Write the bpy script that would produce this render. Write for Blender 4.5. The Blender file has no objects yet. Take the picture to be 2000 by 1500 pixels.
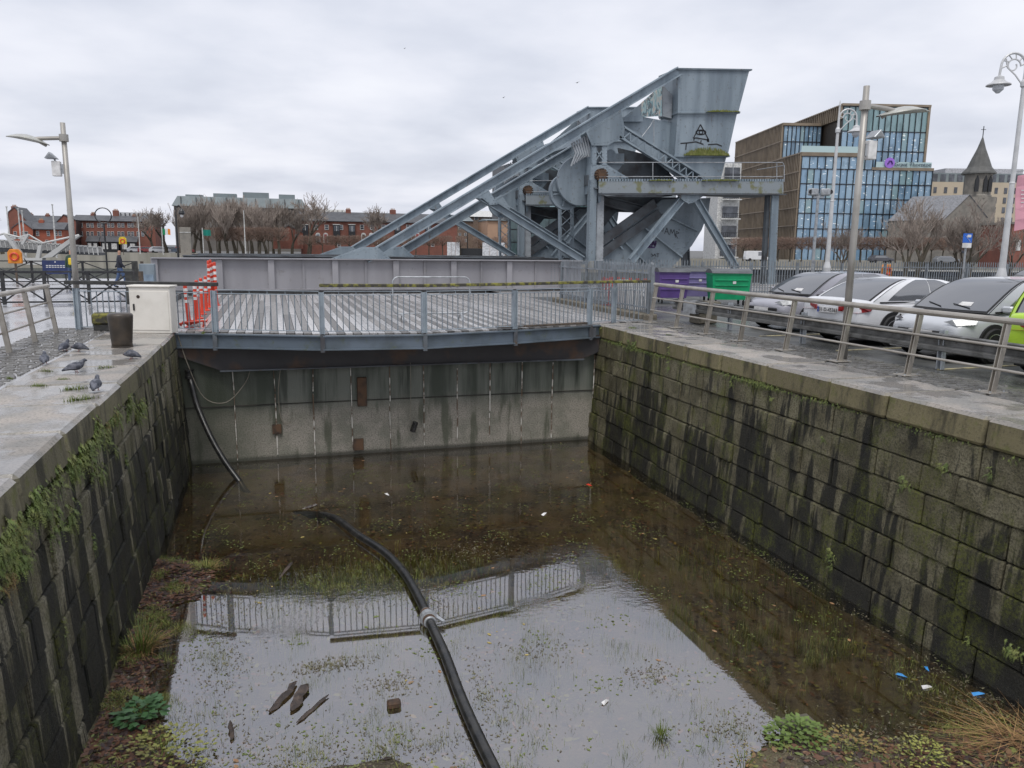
import bpy, bmesh, math, random
from mathutils import Vector, Matrix
random.seed(7)
PI = math.pi
scene = bpy.context.scene
COL = scene.collection

# ------------------------------------------------------------------ camera
RC = Matrix(((0.9565970884, 0.0394313878, -0.2887337461),
             (-0.2911858868, 0.1685160877, -0.9417075488),
             (0.0115234457, 0.9849098912, 0.1726838624)))
CP = Vector((0, 0, 2.05))
cd = bpy.data.cameras.new('camera'); cam = bpy.data.objects.new('camera', cd); COL.objects.link(cam)
cd.sensor_width = 36; cd.lens = 36*1520/2000; cd.clip_start = 0.1; cd.clip_end = 4000
cam.matrix_world = Matrix.Translation(CP) @ RC.to_4x4()
scene.camera = cam

# ------------------------------------------------------------------ world: overcast sky
W = bpy.data.worlds.new('World'); scene.world = W; W.use_nodes = True
nt = W.node_tree; nt.nodes.clear()
def N(t, ty, **kw):
    n = t.nodes.new(ty)
    for k, v in kw.items(): setattr(n, k, v)
    return n
out = N(nt, 'ShaderNodeOutputWorld'); bg = N(nt, 'ShaderNodeBackground'); nt.links.new(bg.outputs[0], out.inputs[0])
sky = N(nt, 'ShaderNodeTexSky', sky_type='NISHITA', sun_disc=False)
sky.sun_elevation = math.radians(32); sky.sun_rotation = math.radians(150); sky.air_density = 1.5; sky.dust_density = 4
tc = N(nt, 'ShaderNodeTexCoord'); sep = N(nt, 'ShaderNodeSeparateXYZ'); nt.links.new(tc.outputs['Generated'], sep.inputs[0])
def math_(t, op, a, b=None, clamp=False):
    n = N(t, 'ShaderNodeMath', operation=op); n.use_clamp = clamp
    for i, x in enumerate((a, b)):
        if x is None: continue
        if isinstance(x, (int, float)): n.inputs[i].default_value = x
        else: t.links.new(x, n.inputs[i])
    return n.outputs[0]
zc = math_(nt, 'ADD', math_(nt, 'ABSOLUTE', sep.outputs[2]), 0.16)
cx = math_(nt, 'DIVIDE', sep.outputs[0], zc); cy = math_(nt, 'DIVIDE', sep.outputs[1], zc)
cmb = N(nt, 'ShaderNodeCombineXYZ'); nt.links.new(cx, cmb.inputs[0]); nt.links.new(cy, cmb.inputs[1])
nz = N(nt, 'ShaderNodeTexNoise'); nz.inputs['Scale'].default_value = 1.0; nz.inputs['Detail'].default_value = 6; nz.inputs['Roughness'].default_value = 0.5
nt.links.new(cmb.outputs[0], nz.inputs['Vector'])
def ramp(t, fac, stops):
    r = N(t, 'ShaderNodeValToRGB'); e = r.color_ramp.elements
    while len(e) > 1: e.remove(e[-1])
    e[0].position = stops[0][0]; e[0].color = (*stops[0][1], 1)
    for p, c in stops[1:]:
        x = e.new(p); x.color = (*c, 1)
    if fac is not None: t.links.new(fac, r.inputs[0])
    return r.outputs[0]
cl = ramp(nt, nz.outputs['Fac'], [(0.30, (5.0, 5.25, 6.1)), (0.43, (5.95, 6.2, 7.0)), (0.54, (6.9, 7.05, 7.75)), (0.70, (7.8, 7.9, 8.4))])
mx = N(nt, 'ShaderNodeMix', data_type='RGBA'); mx.inputs[0].default_value = 0.93
nt.links.new(sky.outputs[0], mx.inputs[6]); nt.links.new(cl, mx.inputs[7]); nt.links.new(mx.outputs[2], bg.inputs[0])
bg.inputs[1].default_value = 0.098

sl = bpy.data.lights.new('sun', 'SUN'); sl.energy = 1.4; sl.angle = math.radians(25); sl.color = (1, .97, .92)
so = bpy.data.objects.new('sun', sl); COL.objects.link(so)
el, az = math.radians(62), math.radians(200)   # soft light from behind the camera
so.rotation_euler = Vector((-math.sin(az)*math.cos(el), -math.cos(az)*math.cos(el), -math.sin(el))).to_track_quat('-Z', 'Y').to_euler()
sky.sun_elevation = el; sky.sun_rotation = az
vs = scene.view_settings; vs.view_transform = 'Standard'; vs.look = 'None'; vs.gamma = 1; vs.exposure = 0.38; vs.use_curve_mapping = False
scene.cycles.max_bounces = 6; scene.cycles.transparent_max_bounces = 12; scene.cycles.glossy_bounces = 3; scene.cycles.transmission_bounces = 4
scene.render.resolution_x = 1024; scene.render.resolution_y = 768

# ------------------------------------------------------------------ helpers
def at(u, v, y):
    """surveyed point: where the sight line (u,v) meets the vertical plane at distance y"""
    d = RC @ Vector((u-1000, 750-v, -1520)); return CP + d*(y/d.y)
def tag(o, label=None, cat=None, group=None, kind=None):
    if label: o['label'] = label
    if cat: o['category'] = cat
    if group: o['group'] = group
    if kind: o['kind'] = kind
    return o
def link(o, parent=None):
    COL.objects.link(o)
    if parent is not None: o.parent = parent
    return o
def empty(name, loc=(0, 0, 0), rz=0, **kw):
    o = bpy.data.objects.new(name, None); o.location = loc; o.rotation_euler = (0, 0, rz); o.empty_display_size = .2
    link(o); return tag(o, **kw)
def obj(name, me, parent=None, loc=(0, 0, 0), rot=(0, 0, 0), sc=None):
    o = bpy.data.objects.new(name, me); o.location = loc; o.rotation_euler = rot
    if sc: o.scale = sc
    return link(o, parent)
def copy_tree(o, parent=None):
    c = o.copy(); COL.objects.link(c); c.parent = parent
    for ch in o.children: copy_tree(ch, c)
    return c
class MB:
    def __init__(s): s.v = []; s.f = []
    def add(s, vs, fs):
        b = len(s.v); s.v += [tuple(p) for p in vs]; s.f += [tuple(i+b for i in f) for f in fs]; return s
    def box(s, c, d, rz=0, rm=None):
        hx, hy, hz = d[0]/2, d[1]/2, d[2]/2; c = Vector(c)
        P = [Vector((x, y, z)) for x in (-hx, hx) for y in (-hy, hy) for z in (-hz, hz)]
        m = rm if rm else Matrix.Rotation(rz, 3, 'Z')
        return s.add([c+m@p for p in P], [(0, 1, 3, 2), (4, 6, 7, 5), (0, 4, 5, 1), (2, 3, 7, 6), (0, 2, 6, 4), (1, 5, 7, 3)])
    def beam(s, a, b, w, h, up=(0, 0, 1)):
        a, b = Vector(a), Vector(b); d = (b-a); L = d.length; d.normalize(); up = Vector(up)
        if abs(d.dot(up)) > .99: up = Vector((0, 1, 0))
        x = d.cross(up).normalized(); z = x.cross(d)
        return s.box((a+b)/2, (w, L, h), rm=Matrix((x, d, z)).transposed())
    def tube(s, pts, r, n=8, cap=True):
        pts = [Vector(p) for p in pts]; k = len(pts); rr = r if isinstance(r, (list, tuple)) else [r]*k
        vs = []; prev = None
        for i, p in enumerate(pts):
            t = (pts[min(i+1, k-1)]-pts[max(i-1, 0)])
            t = t.normalized() if t.length > 1e-9 else Vector((0, 0, 1))
            if prev is None:
                u = Vector((0, 0, 1)) if abs(t.z) < .9 else Vector((1, 0, 0)); x = t.cross(u).normalized()
            else:
                x = (prev - t*prev.dot(t)); x = x.normalized() if x.length > 1e-6 else t.orthogonal().normalized()
            prev = x; y = t.cross(x)
            vs += [p+(x*math.cos(a)+y*math.sin(a))*rr[i] for a in (2*PI*j/n for j in range(n))]
        fs = [(i*n+j, i*n+(j+1) % n, (i+1)*n+(j+1) % n, (i+1)*n+j) for i in range(k-1) for j in range(n)]
        if cap: fs += [tuple(range(n-1, -1, -1)), tuple((k-1)*n+j for j in range(n))]
        return s.add(vs, fs)
    def lathe(s, prof, c=(0, 0, 0), n=16, axis='Z'):
        c = Vector(c); vs = []
        for r, h in prof:
            for j in range(n):
                a = 2*PI*j/n; x, y = r*math.cos(a), r*math.sin(a)
                vs.append(c+Vector({'Z': (x, y, h), 'Y': (x, h, y), 'X': (h, x, y)}[axis]))
        k = len(prof)
        fs = [(i*n+j, i*n+(j+1) % n, (i+1)*n+(j+1) % n, (i+1)*n+j) for i in range(k-1) for j in range(n)]
        fs += [tuple(range(n-1, -1, -1)), tuple((k-1)*n+j for j in range(n))]
        return s.add(vs, fs)
    def prism(s, poly, off):
        """poly: 3D points, off: extrusion vector"""
        P = [Vector(p) for p in poly]; o = Vector(off); n = len(P)
        fs = [tuple(range(n)), tuple(range(2*n-1, n-1, -1))] + [(i, i+n, (i+1) % n+n, (i+1) % n) for i in range(n)]
        return s.add(P+[p+o for p in P], fs)
    def mesh(s, name, mat, smooth=False, fix=True, bevel=0):
        me = bpy.data.meshes.new(name); me.from_pydata(s.v, [], s.f)
        if fix or bevel:
            bm = bmesh.new(); bm.from_mesh(me)
            if bevel: bmesh.ops.bevel(bm, geom=bm.edges[:], offset=bevel, segments=1, affect='EDGES', clamp_overlap=True)
            bmesh.ops.recalc_face_normals(bm, faces=bm.faces); bm.to_mesh(me); bm.free()
        if mat: me.materials.append(mat)
        if smooth: me.polygons.foreach_set('use_smooth', [True]*len(me.polygons))
        me.update(); return me
    def build(s, name, mat, parent=None, smooth=False, bevel=0, fix=True, **kw):
        o = obj(name, s.mesh(name, mat, smooth, fix, bevel), parent)
        if smooth == 'auto':
            pass
        return tag(o, **kw)
_cache = {}
def shared(key, fn):
    if key not in _cache: _cache[key] = fn()
    return _cache[key]
def boxmesh(mat, bevel=0, key=None):
    return shared(('unitbox', mat.name, bevel), lambda: MB().box((0, 0, 0), (1, 1, 1)).mesh('block', mat, bevel=bevel))

# ------------------------------------------------------------------ materials
def new_mat(name):
    m = bpy.data.materials.new(name); m.use_nodes = True; t = m.node_tree
    return m, t, t.nodes['Principled BSDF']
def noise(t, vec, scale, detail=4, rough=.55, dist=0):
    n = N(t, 'ShaderNodeTexNoise'); n.inputs['Scale'].default_value = scale; n.inputs['Detail'].default_value = detail
    n.inputs['Roughness'].default_value = rough; n.inputs['Distortion'].default_value = dist
    if vec is not None: t.links.new(vec, n.inputs['Vector'])
    return n.outputs['Fac']
def mapped(t, vec, sc):
    n = N(t, 'ShaderNodeMapping'); n.inputs['Scale'].default_value = sc; t.links.new(vec, n.inputs['Vector']); return n.outputs[0]
def mix(t, fac, a, b, mode='MIX'):
    n = N(t, 'ShaderNodeMix', data_type='RGBA', blend_type=mode)
    for i, x in ((0, fac), (6, a), (7, b)):
        if isinstance(x, (int, float)): n.inputs[i].default_value = x
        elif isinstance(x, tuple): n.inputs[i].default_value = (*x, 1)
        else: t.links.new(x, n.inputs[i])
    return n.outputs[2]
def step(t, x, lo, hi):
    n = N(t, 'ShaderNodeMapRange'); n.interpolation_type = 'SMOOTHSTEP'; t.links.new(x, n.inputs[0])
    n.inputs[1].default_value = lo; n.inputs[2].default_value = hi; return n.outputs[0]
def bump(t, b, h, strength=.3, dist=.02):
    n = N(t, 'ShaderNodeBump'); n.inputs['Strength'].default_value = strength; n.inputs['Distance'].default_value = dist
    t.links.new(h, n.inputs['Height']); t.links.new(n.outputs[0], b.inputs['Normal'])
def pos(t): return N(t, 'ShaderNodeNewGeometry').outputs['Position']
def rnd(t): return N(t, 'ShaderNodeObjectInfo').outputs['Random']
def M(name, col, rough=.6, metal=0, col2=None, var=.35, scale=3, bmp=0, bscale=40, rv=.12, spec=.5, streak=False, lo=.38, hi=.68, coat=0, dirt=None, rusty=None):
    m, t, b = new_mat(name); p = pos(t)
    pv = mapped(t, p, (1, 1, .12)) if streak else p
    n = noise(t, pv, scale, 6)
    c2 = col2 or tuple(c*(1-var) for c in col)
    c = mix(t, step(t, n, lo, hi), col, c2)
    if dirt:
        c = mix(t, step(t, noise(t, p, scale*3.1, 8, .7), .56, .72), c, dirt)
    if rusty: c = mix(t, math_(t, 'MULTIPLY', step(t, noise(t, mapped(t, p, (1, 1, .3)), 2.7, 8, .72), .60, .70), .7), c, rusty)
    if rv:
        hv = N(t, 'ShaderNodeHueSaturation'); t.links.new(c, hv.inputs['Color'])
        t.links.new(math_(t, 'ADD', math_(t, 'MULTIPLY', rnd(t), 2*rv), 1-rv), hv.inputs['Value']); c = hv.outputs[0]
    t.links.new(c, b.inputs['Base Color'])
    rr = math_(t, 'ADD', math_(t, 'MULTIPLY', noise(t, p, scale*2.3, 3), .3), rough-.15, clamp=True)
    t.links.new(rr, b.inputs['Roughness']); b.inputs['Metallic'].default_value = metal
    b.inputs['Specular IOR Level'].default_value = spec; b.inputs['Coat Weight'].default_value = coat; b.inputs['Coat Roughness'].default_value = .05
    if bmp: bump(t, b, noise(t, p, bscale, 5), bmp, .01)
    return m
def flat(name, col, rough=.5, metal=0, emit=0):
    m, t, b = new_mat(name); b.inputs['Base Color'].default_value = (*col, 1); b.inputs['Roughness'].default_value = rough; b.inputs['Metallic'].default_value = metal
    if emit: b.inputs['Emission Color'].default_value = (*col, 1); b.inputs['Emission Strength'].default_value = emit
    return m
steel = M('painted_steel', (.235, .285, .325), .5, 0, (.15, .19, .225), scale=1.6, bmp=.15, bscale=25, rv=.14, dirt=(.10, .10, .097), streak=True, rusty=(.12, .085, .065))
steel_dk = M('dark_steel', (.10, .115, .13), .55, 0, (.05, .05, .055), scale=1.5, rv=.1, dirt=(.09, .06, .04))
girder_grey = M('girder_paint', (.30, .295, .315), .5, 0, (.25, .245, .262), scale=.9, rv=.05, dirt=(.22, .21, .21), streak=True)
rust = M('rusty_steel', (.10, .055, .03), .8, 0, (.03, .022, .018), scale=4, bmp=.3)
rail_blue = M('rail_paint', (.29, .34, .38), .45, 0, (.22, .26, .30), scale=5, rv=.07)
fascia = M('fascia_paint', (.115, .145, .18), .45, 0, (.075, .095, .11), scale=1.6, rv=.08, dirt=(.10, .12, .07))
inox = M('satin_steel', (.44, .41, .36), .38, .55, (.34, .31, .27), scale=3, rv=.06, bmp=.05)
galv = M('galvanised', (.42, .44, .46), .45, .5, (.26, .27, .28), scale=6, rv=.08)
fence_grey = M('fence_paint', (.20, .225, .25), .5, 0, (.14, .155, .17), scale=5, rv=.12)
black_iron = M('black_iron', (.014, .015, .018), .4, 0, (.03, .03, .03), scale=5)
white_paint = M('white_paint', (.62, .62, .61), .45, 0, (.5, .5, .49), scale=4, rv=.05)
cream = M('cream_enamel', (.74, .71, .65), .45, 0, (.66, .63, .57), scale=2, rv=.03, dirt=None)
tim_black = M('black_timber', (.022, .022, .022), .5, 0, (.05, .05, .045), scale=6, bmp=.3)
tim_moss = M('mossy_timber', (.05, .046, .035), .75, 0, (.21, .20, .04), scale=7, lo=.44, hi=.62, bmp=.4)
timber = M('weathered_timber', (.10, .075, .055), .7, 0, (.045, .035, .028), scale=8, bmp=.4)
rubber = M('black_rubber', (.012, .013, .014), .32, 0, (.03, .029, .027), scale=7, rv=0, bmp=.25, bscale=18, dirt=(.06, .05, .04))
# ------------------------------------------------------------------ wall, ground and water materials
def stone_mat(name, axis_scale, base, pale, dark, moss, dark_bias=0., tide=True, rv=.22):
    m, t, b = new_mat(name); p = pos(t)
    sx = N(t, 'ShaderNodeSeparateXYZ'); t.links.new(p, sx.inputs[0]); z = sx.outputs[2]
    st = noise(t, mapped(t, p, axis_scale), 1.0, 6, .62)
    st2 = noise(t, mapped(t, p, tuple(a*2.7 for a in axis_scale)), 1.0, 5, .6)
    blot = noise(t, p, 2.1, 8, .65); fine = noise(t, p, 34, 6, .7); spk = noise(t, p, 90, 3, .8)
    c = mix(t, step(t, blot, .40, .62), base, pale)
    c = mix(t, math_(t, 'MULTIPLY', step(t, fine, .44, .62), .7), c, tuple(x*.28 for x in base))
    hv = N(t, 'ShaderNodeHueSaturation'); t.links.new(c, hv.inputs['Color'])
    t.links.new(math_(t, 'ADD', math_(t, 'MULTIPLY', rnd(t), 2*rv), 1-rv), hv.inputs['Value']); c = hv.outputs[0]
    low = step(t, math_(t, 'MULTIPLY', z, -1), 0.25, 2.7) if tide else math_(t, 'MULTIPLY', z, 0)
    thr = math_(t, 'ADD', math_(t, 'ADD', math_(t, 'ADD', st, math_(t, 'MULTIPLY', math_(t, 'SUBTRACT', rnd(t), .5), .10)), math_(t, 'MULTIPLY', low, .175)), dark_bias)
    c = mix(t, math_(t, 'MULTIPLY', step(t, thr, .56, .615), .92), c, dark)
    c = mix(t, math_(t, 'MULTIPLY', step(t, st2, .565, .635), .78), c, dark)
    mo = math_(t, 'MULTIPLY', step(t, noise(t, mapped(t, p, (1.4, 1.4, .8)), 1.3, 7, .7), .47, .66), .72)
    mo = math_(t, 'MULTIPLY', mo, step(t, noise(t, p, 26, 5, .7), .36, .6))
    c = mix(t, mo, c, moss)
    c = mix(t, math_(t, 'MULTIPLY', step(t, spk, .62, .70), .55), c, (.36, .35, .29))
    t.links.new(c, b.inputs['Base Color'])
    t.links.new(math_(t, 'ADD', math_(t, 'MULTIPLY', blot, .5), .30), b.inputs['Roughness'])
    b.inputs['Specular IOR Level'].default_value = .28
    bump(t, b, math_(t, 'ADD', fine, math_(t, 'MULTIPLY', blot, 1.5)), 1.0, .05)
    return m
DARK = (.009, .010, .010)
wallR = stone_mat('dock_stone_right', (1.0, 2.0, .26), (.125, .112, .066), (.22, .20, .13), (.012, .012, .010), (.125, .14, .02), -.012)
wallL = stone_mat('dock_stone_left', (1.0, 2.6, .10), (.165, .15, .092), (.31, .285, .21), (.008, .009, .008), (.10, .108, .022), .012, rv=.12)
def coping_mat(name, front):
    m, t, b = new_mat(name); p = pos(t); g = N(t, 'ShaderNodeNewGeometry'); s = N(t, 'ShaderNodeSeparateXYZ'); t.links.new(g.outputs['Normal'], s.inputs[0])
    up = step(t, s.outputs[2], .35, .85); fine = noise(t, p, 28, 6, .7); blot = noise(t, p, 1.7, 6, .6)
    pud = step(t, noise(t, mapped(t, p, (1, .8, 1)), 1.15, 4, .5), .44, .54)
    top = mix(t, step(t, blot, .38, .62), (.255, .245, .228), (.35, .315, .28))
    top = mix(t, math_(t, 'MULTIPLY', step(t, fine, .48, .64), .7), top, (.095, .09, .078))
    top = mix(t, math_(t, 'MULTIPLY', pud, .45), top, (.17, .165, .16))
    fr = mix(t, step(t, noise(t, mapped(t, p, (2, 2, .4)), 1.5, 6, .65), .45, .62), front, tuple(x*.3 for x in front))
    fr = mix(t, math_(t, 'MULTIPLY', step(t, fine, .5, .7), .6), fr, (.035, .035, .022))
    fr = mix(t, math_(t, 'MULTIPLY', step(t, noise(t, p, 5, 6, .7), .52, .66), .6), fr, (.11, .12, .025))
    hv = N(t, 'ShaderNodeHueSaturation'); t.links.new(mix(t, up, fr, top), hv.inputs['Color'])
    t.links.new(math_(t, 'ADD', math_(t, 'MULTIPLY', rnd(t), .3), .85), hv.inputs['Value'])
    t.links.new(hv.outputs[0], b.inputs['Base Color'])
    ro = math_(t, 'SUBTRACT', math_(t, 'ADD', .42, math_(t, 'MULTIPLY', fine, .35)), math_(t, 'MULTIPLY', math_(t, 'MULTIPLY', pud, up), .46), clamp=True)
    t.links.new(math_(t, 'MAXIMUM', ro, .06), b.inputs['Roughness'])
    bump(t, b, math_(t, 'MULTIPLY', math_(t, 'ADD', fine, blot), math_(t, 'SUBTRACT', 1.05, math_(t, 'MULTIPLY', pud, up))), .55, .02)
    return m
copR = coping_mat('coping_right', (.17, .145, .075)); copL = coping_mat('coping_left', (.155, .14, .085))
mortar = M('dark_joint', (.045, .042, .035), .9, 0, (.015, .015, .013), scale=2.5, rv=0)
def wet_ground(name, a, b_, wetr=.1, dry=.55, sc=.35, bs=24):
    m, t, b = new_mat(name); p = pos(t); pud = step(t, noise(t, p, sc, 5, .55), .40, .60); fine = noise(t, p, bs, 6, .7)
    c = mix(t, step(t, noise(t, p, sc*4, 6, .6), .4, .65), a, b_); c = mix(t, math_(t, 'MULTIPLY', step(t, fine, .5, .7), .4), c, tuple(x*.4 for x in a))
    t.links.new(mix(t, math_(t, 'MULTIPLY', pud, .35), c, tuple(x*.5 for x in a)), b.inputs['Base Color'])
    t.links.new(math_(t, 'ADD', dry, math_(t, 'MULTIPLY', pud, wetr-dry)), b.inputs['Roughness']); b.inputs['Specular IOR Level'].default_value = .7
    bump(t, b, fine, .15, .01); return m
asphalt = wet_ground('wet_asphalt', (.085, .088, .085), (.12, .122, .118), .25, .6, .5, 60)
promen = wet_ground('wet_paving', (.36, .36, .37), (.43, .43, .44), .10, .3, .3, 14)
paving = wet_ground('pavement_grey', (.22, .215, .21), (.30, .29, .28), .2, .5)
sett_m = M('wet_sett', (.105, .10, .092), .32, 0, (.17, .165, .155), scale=7, bmp=.3, rv=.3, spec=.8)
far_ground = M('far_ground', (.14, .14, .135), .7, rv=0)
# shallow brown water: reflects the sky, lets the bed show
def water_mat(name, tint, ior, rip, scale, deep=None, film=.30):
    m = bpy.data.materials.new(name); m.use_nodes = True; t = m.node_tree; t.nodes.clear(); o = N(t, 'ShaderNodeOutputMaterial')
    fr = N(t, 'ShaderNodeFresnel'); fr.inputs[0].default_value = ior
    gl = N(t, 'ShaderNodeBsdfGlossy'); gl.inputs['Roughness'].default_value = .025; gl.inputs['Color'].default_value = (.95, .96, 1, 1)
    if deep: tr = N(t, 'ShaderNodeBsdfDiffuse'); tr.inputs[0].default_value = (*deep, 1)
    else: tr = N(t, 'ShaderNodeBsdfTransparent'); tr.inputs[0].default_value = (*tint, 1)
    mx = N(t, 'ShaderNodeMixShader'); t.links.new(math_(t, 'ADD', math_(t, 'MULTIPLY', fr.outputs[0], .25), film), mx.inputs[0]); t.links.new(tr.outputs[0], mx.inputs[1]); t.links.new(gl.outputs[0], mx.inputs[2]); t.links.new(mx.outputs[0], o.inputs[0])
    bp = N(t, 'ShaderNodeBump'); bp.inputs['Strength'].default_value = rip; bp.inputs['Distance'].default_value = .02
    p = pos(t); h = math_(t, 'MULTIPLY', noise(t, mapped(t, p, (1, 1.6, 1)), scale, 3, .5), step(t, noise(t, p, .5, 2), .42, .62))
    t.links.new(h, bp.inputs['Height']); t.links.new(bp.outputs[0], gl.inputs['Normal']); t.links.new(bp.outputs[0], fr.inputs['Normal'])
    return m
dockwater = water_mat('dock_water', (.80, .72, .60), 1.33, .10, 8)
river = water_mat('river_water', None, 1.4, .5, 1.2, (.03, .04, .04), .15)
def bed_mat():
    m, t, b = new_mat('dock_bed'); p = pos(t); a = noise(t, p, 1.1, 7, .62); f = noise(t, p, 17, 7, .75); k = noise(t, p, 48, 4, .7); gr = noise(t, p, .9, 5, .6)
    c = mix(t, step(t, a, .38, .62), (.048, .037, .023), (.15, .12, .068))
    c = mix(t, math_(t, 'MULTIPLY', step(t, f, .5, .64), .7), c, (.22, .175, .105))
    c = mix(t, math_(t, 'MULTIPLY', step(t, gr, .44, .62), math_(t, 'MULTIPLY', step(t, f, .4, .6), .65)), c, (.105, .12, .028))
    c = mix(t, math_(t, 'MULTIPLY', step(t, k, .63, .7), .6), c, (.30, .26, .20)); c = mix(t, step(t, math_(t, 'SUBTRACT', 1, k), .64, .72), c, (.012, .009, .007))
    t.links.new(c, b.inputs['Base Color']); b.inputs['Roughness'].default_value = .45; bump(t, b, math_(t, 'ADD', f, k), .8, .03); return m
bedm = bed_mat()
def conc_mat():
    m, t, b = new_mat('back_wall_concrete'); p = pos(t); s = N(t, 'ShaderNodeSeparateXYZ'); t.links.new(p, s.inputs[0]); z = s.outputs[2]
    st = noise(t, mapped(t, p, (1.6, 1, .14)), 1, 6, .6); f = noise(t, p, 30, 7, .75); bl = noise(t, p, 1.4, 7, .65)
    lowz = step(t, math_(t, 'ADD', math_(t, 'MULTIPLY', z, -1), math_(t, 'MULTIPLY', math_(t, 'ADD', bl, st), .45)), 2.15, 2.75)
    up = mix(t, step(t, st, .40, .62), (.042, .052, .038), (.14, .15, .128)); up = mix(t, math_(t, 'MULTIPLY', step(t, noise(t, mapped(t, p, (4, 1, .25)), 1, 5), .55, .66), .75), up, (.016, .022, .014))  # upper concrete: deck's shade painted into its dark tones, along with greenish streaks
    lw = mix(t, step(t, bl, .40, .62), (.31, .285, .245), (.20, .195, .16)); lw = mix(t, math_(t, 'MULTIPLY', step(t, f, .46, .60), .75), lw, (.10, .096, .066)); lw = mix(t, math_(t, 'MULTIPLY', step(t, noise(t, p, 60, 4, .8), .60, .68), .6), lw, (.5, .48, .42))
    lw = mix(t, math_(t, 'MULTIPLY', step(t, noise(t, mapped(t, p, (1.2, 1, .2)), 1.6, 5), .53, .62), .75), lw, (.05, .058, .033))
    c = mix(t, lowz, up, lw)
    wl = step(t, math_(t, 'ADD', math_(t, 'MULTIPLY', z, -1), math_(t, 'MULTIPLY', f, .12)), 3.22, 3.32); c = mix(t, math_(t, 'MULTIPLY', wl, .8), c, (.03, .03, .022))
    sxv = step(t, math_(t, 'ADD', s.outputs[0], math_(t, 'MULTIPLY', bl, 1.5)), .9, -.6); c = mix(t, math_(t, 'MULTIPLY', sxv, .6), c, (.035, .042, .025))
    t.links.new(c, b.inputs['Base Color']); b.inputs['Roughness'].default_value = .6; bump(t, b, f, .5, .02); return m
concm = conc_mat()

# ------------------------------------------------------------------ ground, water, river banks
def struct(name, mb, mat, **kw): return mb.build(name, mat, kind='structure', **kw)
struct('promenade', MB().box((-46.9, 20.5, -1.515), (86.3, 61, 3)), promen)
struct('car_park', MB().box((50, 20.5, -1.515), (80, 47, 3)), asphalt)
struct('yard', MB().box((3.1, 36.0, -1.66), (13.4, 31, 3)), paving)
struct('yard_apron', MB().box((24.0, 36.5, -1.511), (28, 10, 3)), paving)
struct('river', MB().box((0, 106, -3.3), (900, 130, 1)), river)
EB = [(-600, 215), (-60, 172), (20, 160), (70, 148), (110, 138), (500, 118)]
struct('far_bank', MB().prism([Vector((x, y, -.01)) for x, y in EB]+[Vector((1200, 1200, -.01)), Vector((-1200, 1200, -.01))], (0, 0, -4)), far_ground)
pale_q = M('pale_quay_stone', (.36, .34, .29), .8, 0, (.25, .24, .20), scale=.6, streak=True)
mq = MB()
for (x0, y0), (x1, y1) in zip(EB, EB[1:]): mq.beam((x0, y0-.1, -1.45), (x1, y1-.1, -1.45), .8, 3.4)
struct('far_quay_wall', mq, pale_q)
WL = -3.3
struct('dock_water', MB().add([(-2.12, 2, WL), (8.5, 2, WL), (8.5, 20.05, WL), (-2.12, 20.05, WL)], [(0, 1, 2, 3)]), dockwater, fix=False)
def smooth(a, b, x):
    x = max(0, min(1, (x-a)/(b-a))); return x*x*(3-2*x)
from mathutils import noise as mn
def bed_z(x, y):
    n = mn.noise(Vector((x*.9, y*.9, 3)))*.06+mn.noise(Vector((x*2.7, y*2.7, 7)))*.035+mn.noise(Vector((x*7, y*7, 1)))*.012
    z = -3.52+n
    left = smooth(14.6, 13.2, y)*smooth(1.55+.4*math.sin(y*.9+2)+.3*mn.noise(Vector((x*2, y*2, 5))), -.1, x+2.08)*(.36+.12*mn.noise(Vector((x*3, y*3, 9)))); z += left
    z += .22*math.exp(-((x-.3)**2/2.2+(y-6.7)**2/.8))
    z += .13*math.exp(-((x-1.6)**2/3.5+(y-12.0)**2/1.0))
    z += .32*math.exp(-((x-5.4)**2/1.0+(y-6.0)**2/.30))+.32*math.exp(-((x-7.6)**2/.9+(y-5.1)**2/1.1))
    z += .11*smooth(9.5, 7.5, y)
    return z if z < WL+.04 else WL+.04+(z-WL-.04)*.5
mb = MB(); nx, ny = 90, 150
for j in range(ny+1):
    for i in range(nx+1):
        x, y = -2.2+10.9*i/nx, 2.0+18.1*j/ny; mb.v.append((x, y, bed_z(x, y)))
mb.f = [(j*(nx+1)+i, j*(nx+1)+i+1, (j+1)*(nx+1)+i+1, (j+1)*(nx+1)+i) for j in range(ny) for i in range(nx)]
struct('dock_bed', mb, bedm, smooth=True, fix=False)

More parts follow.
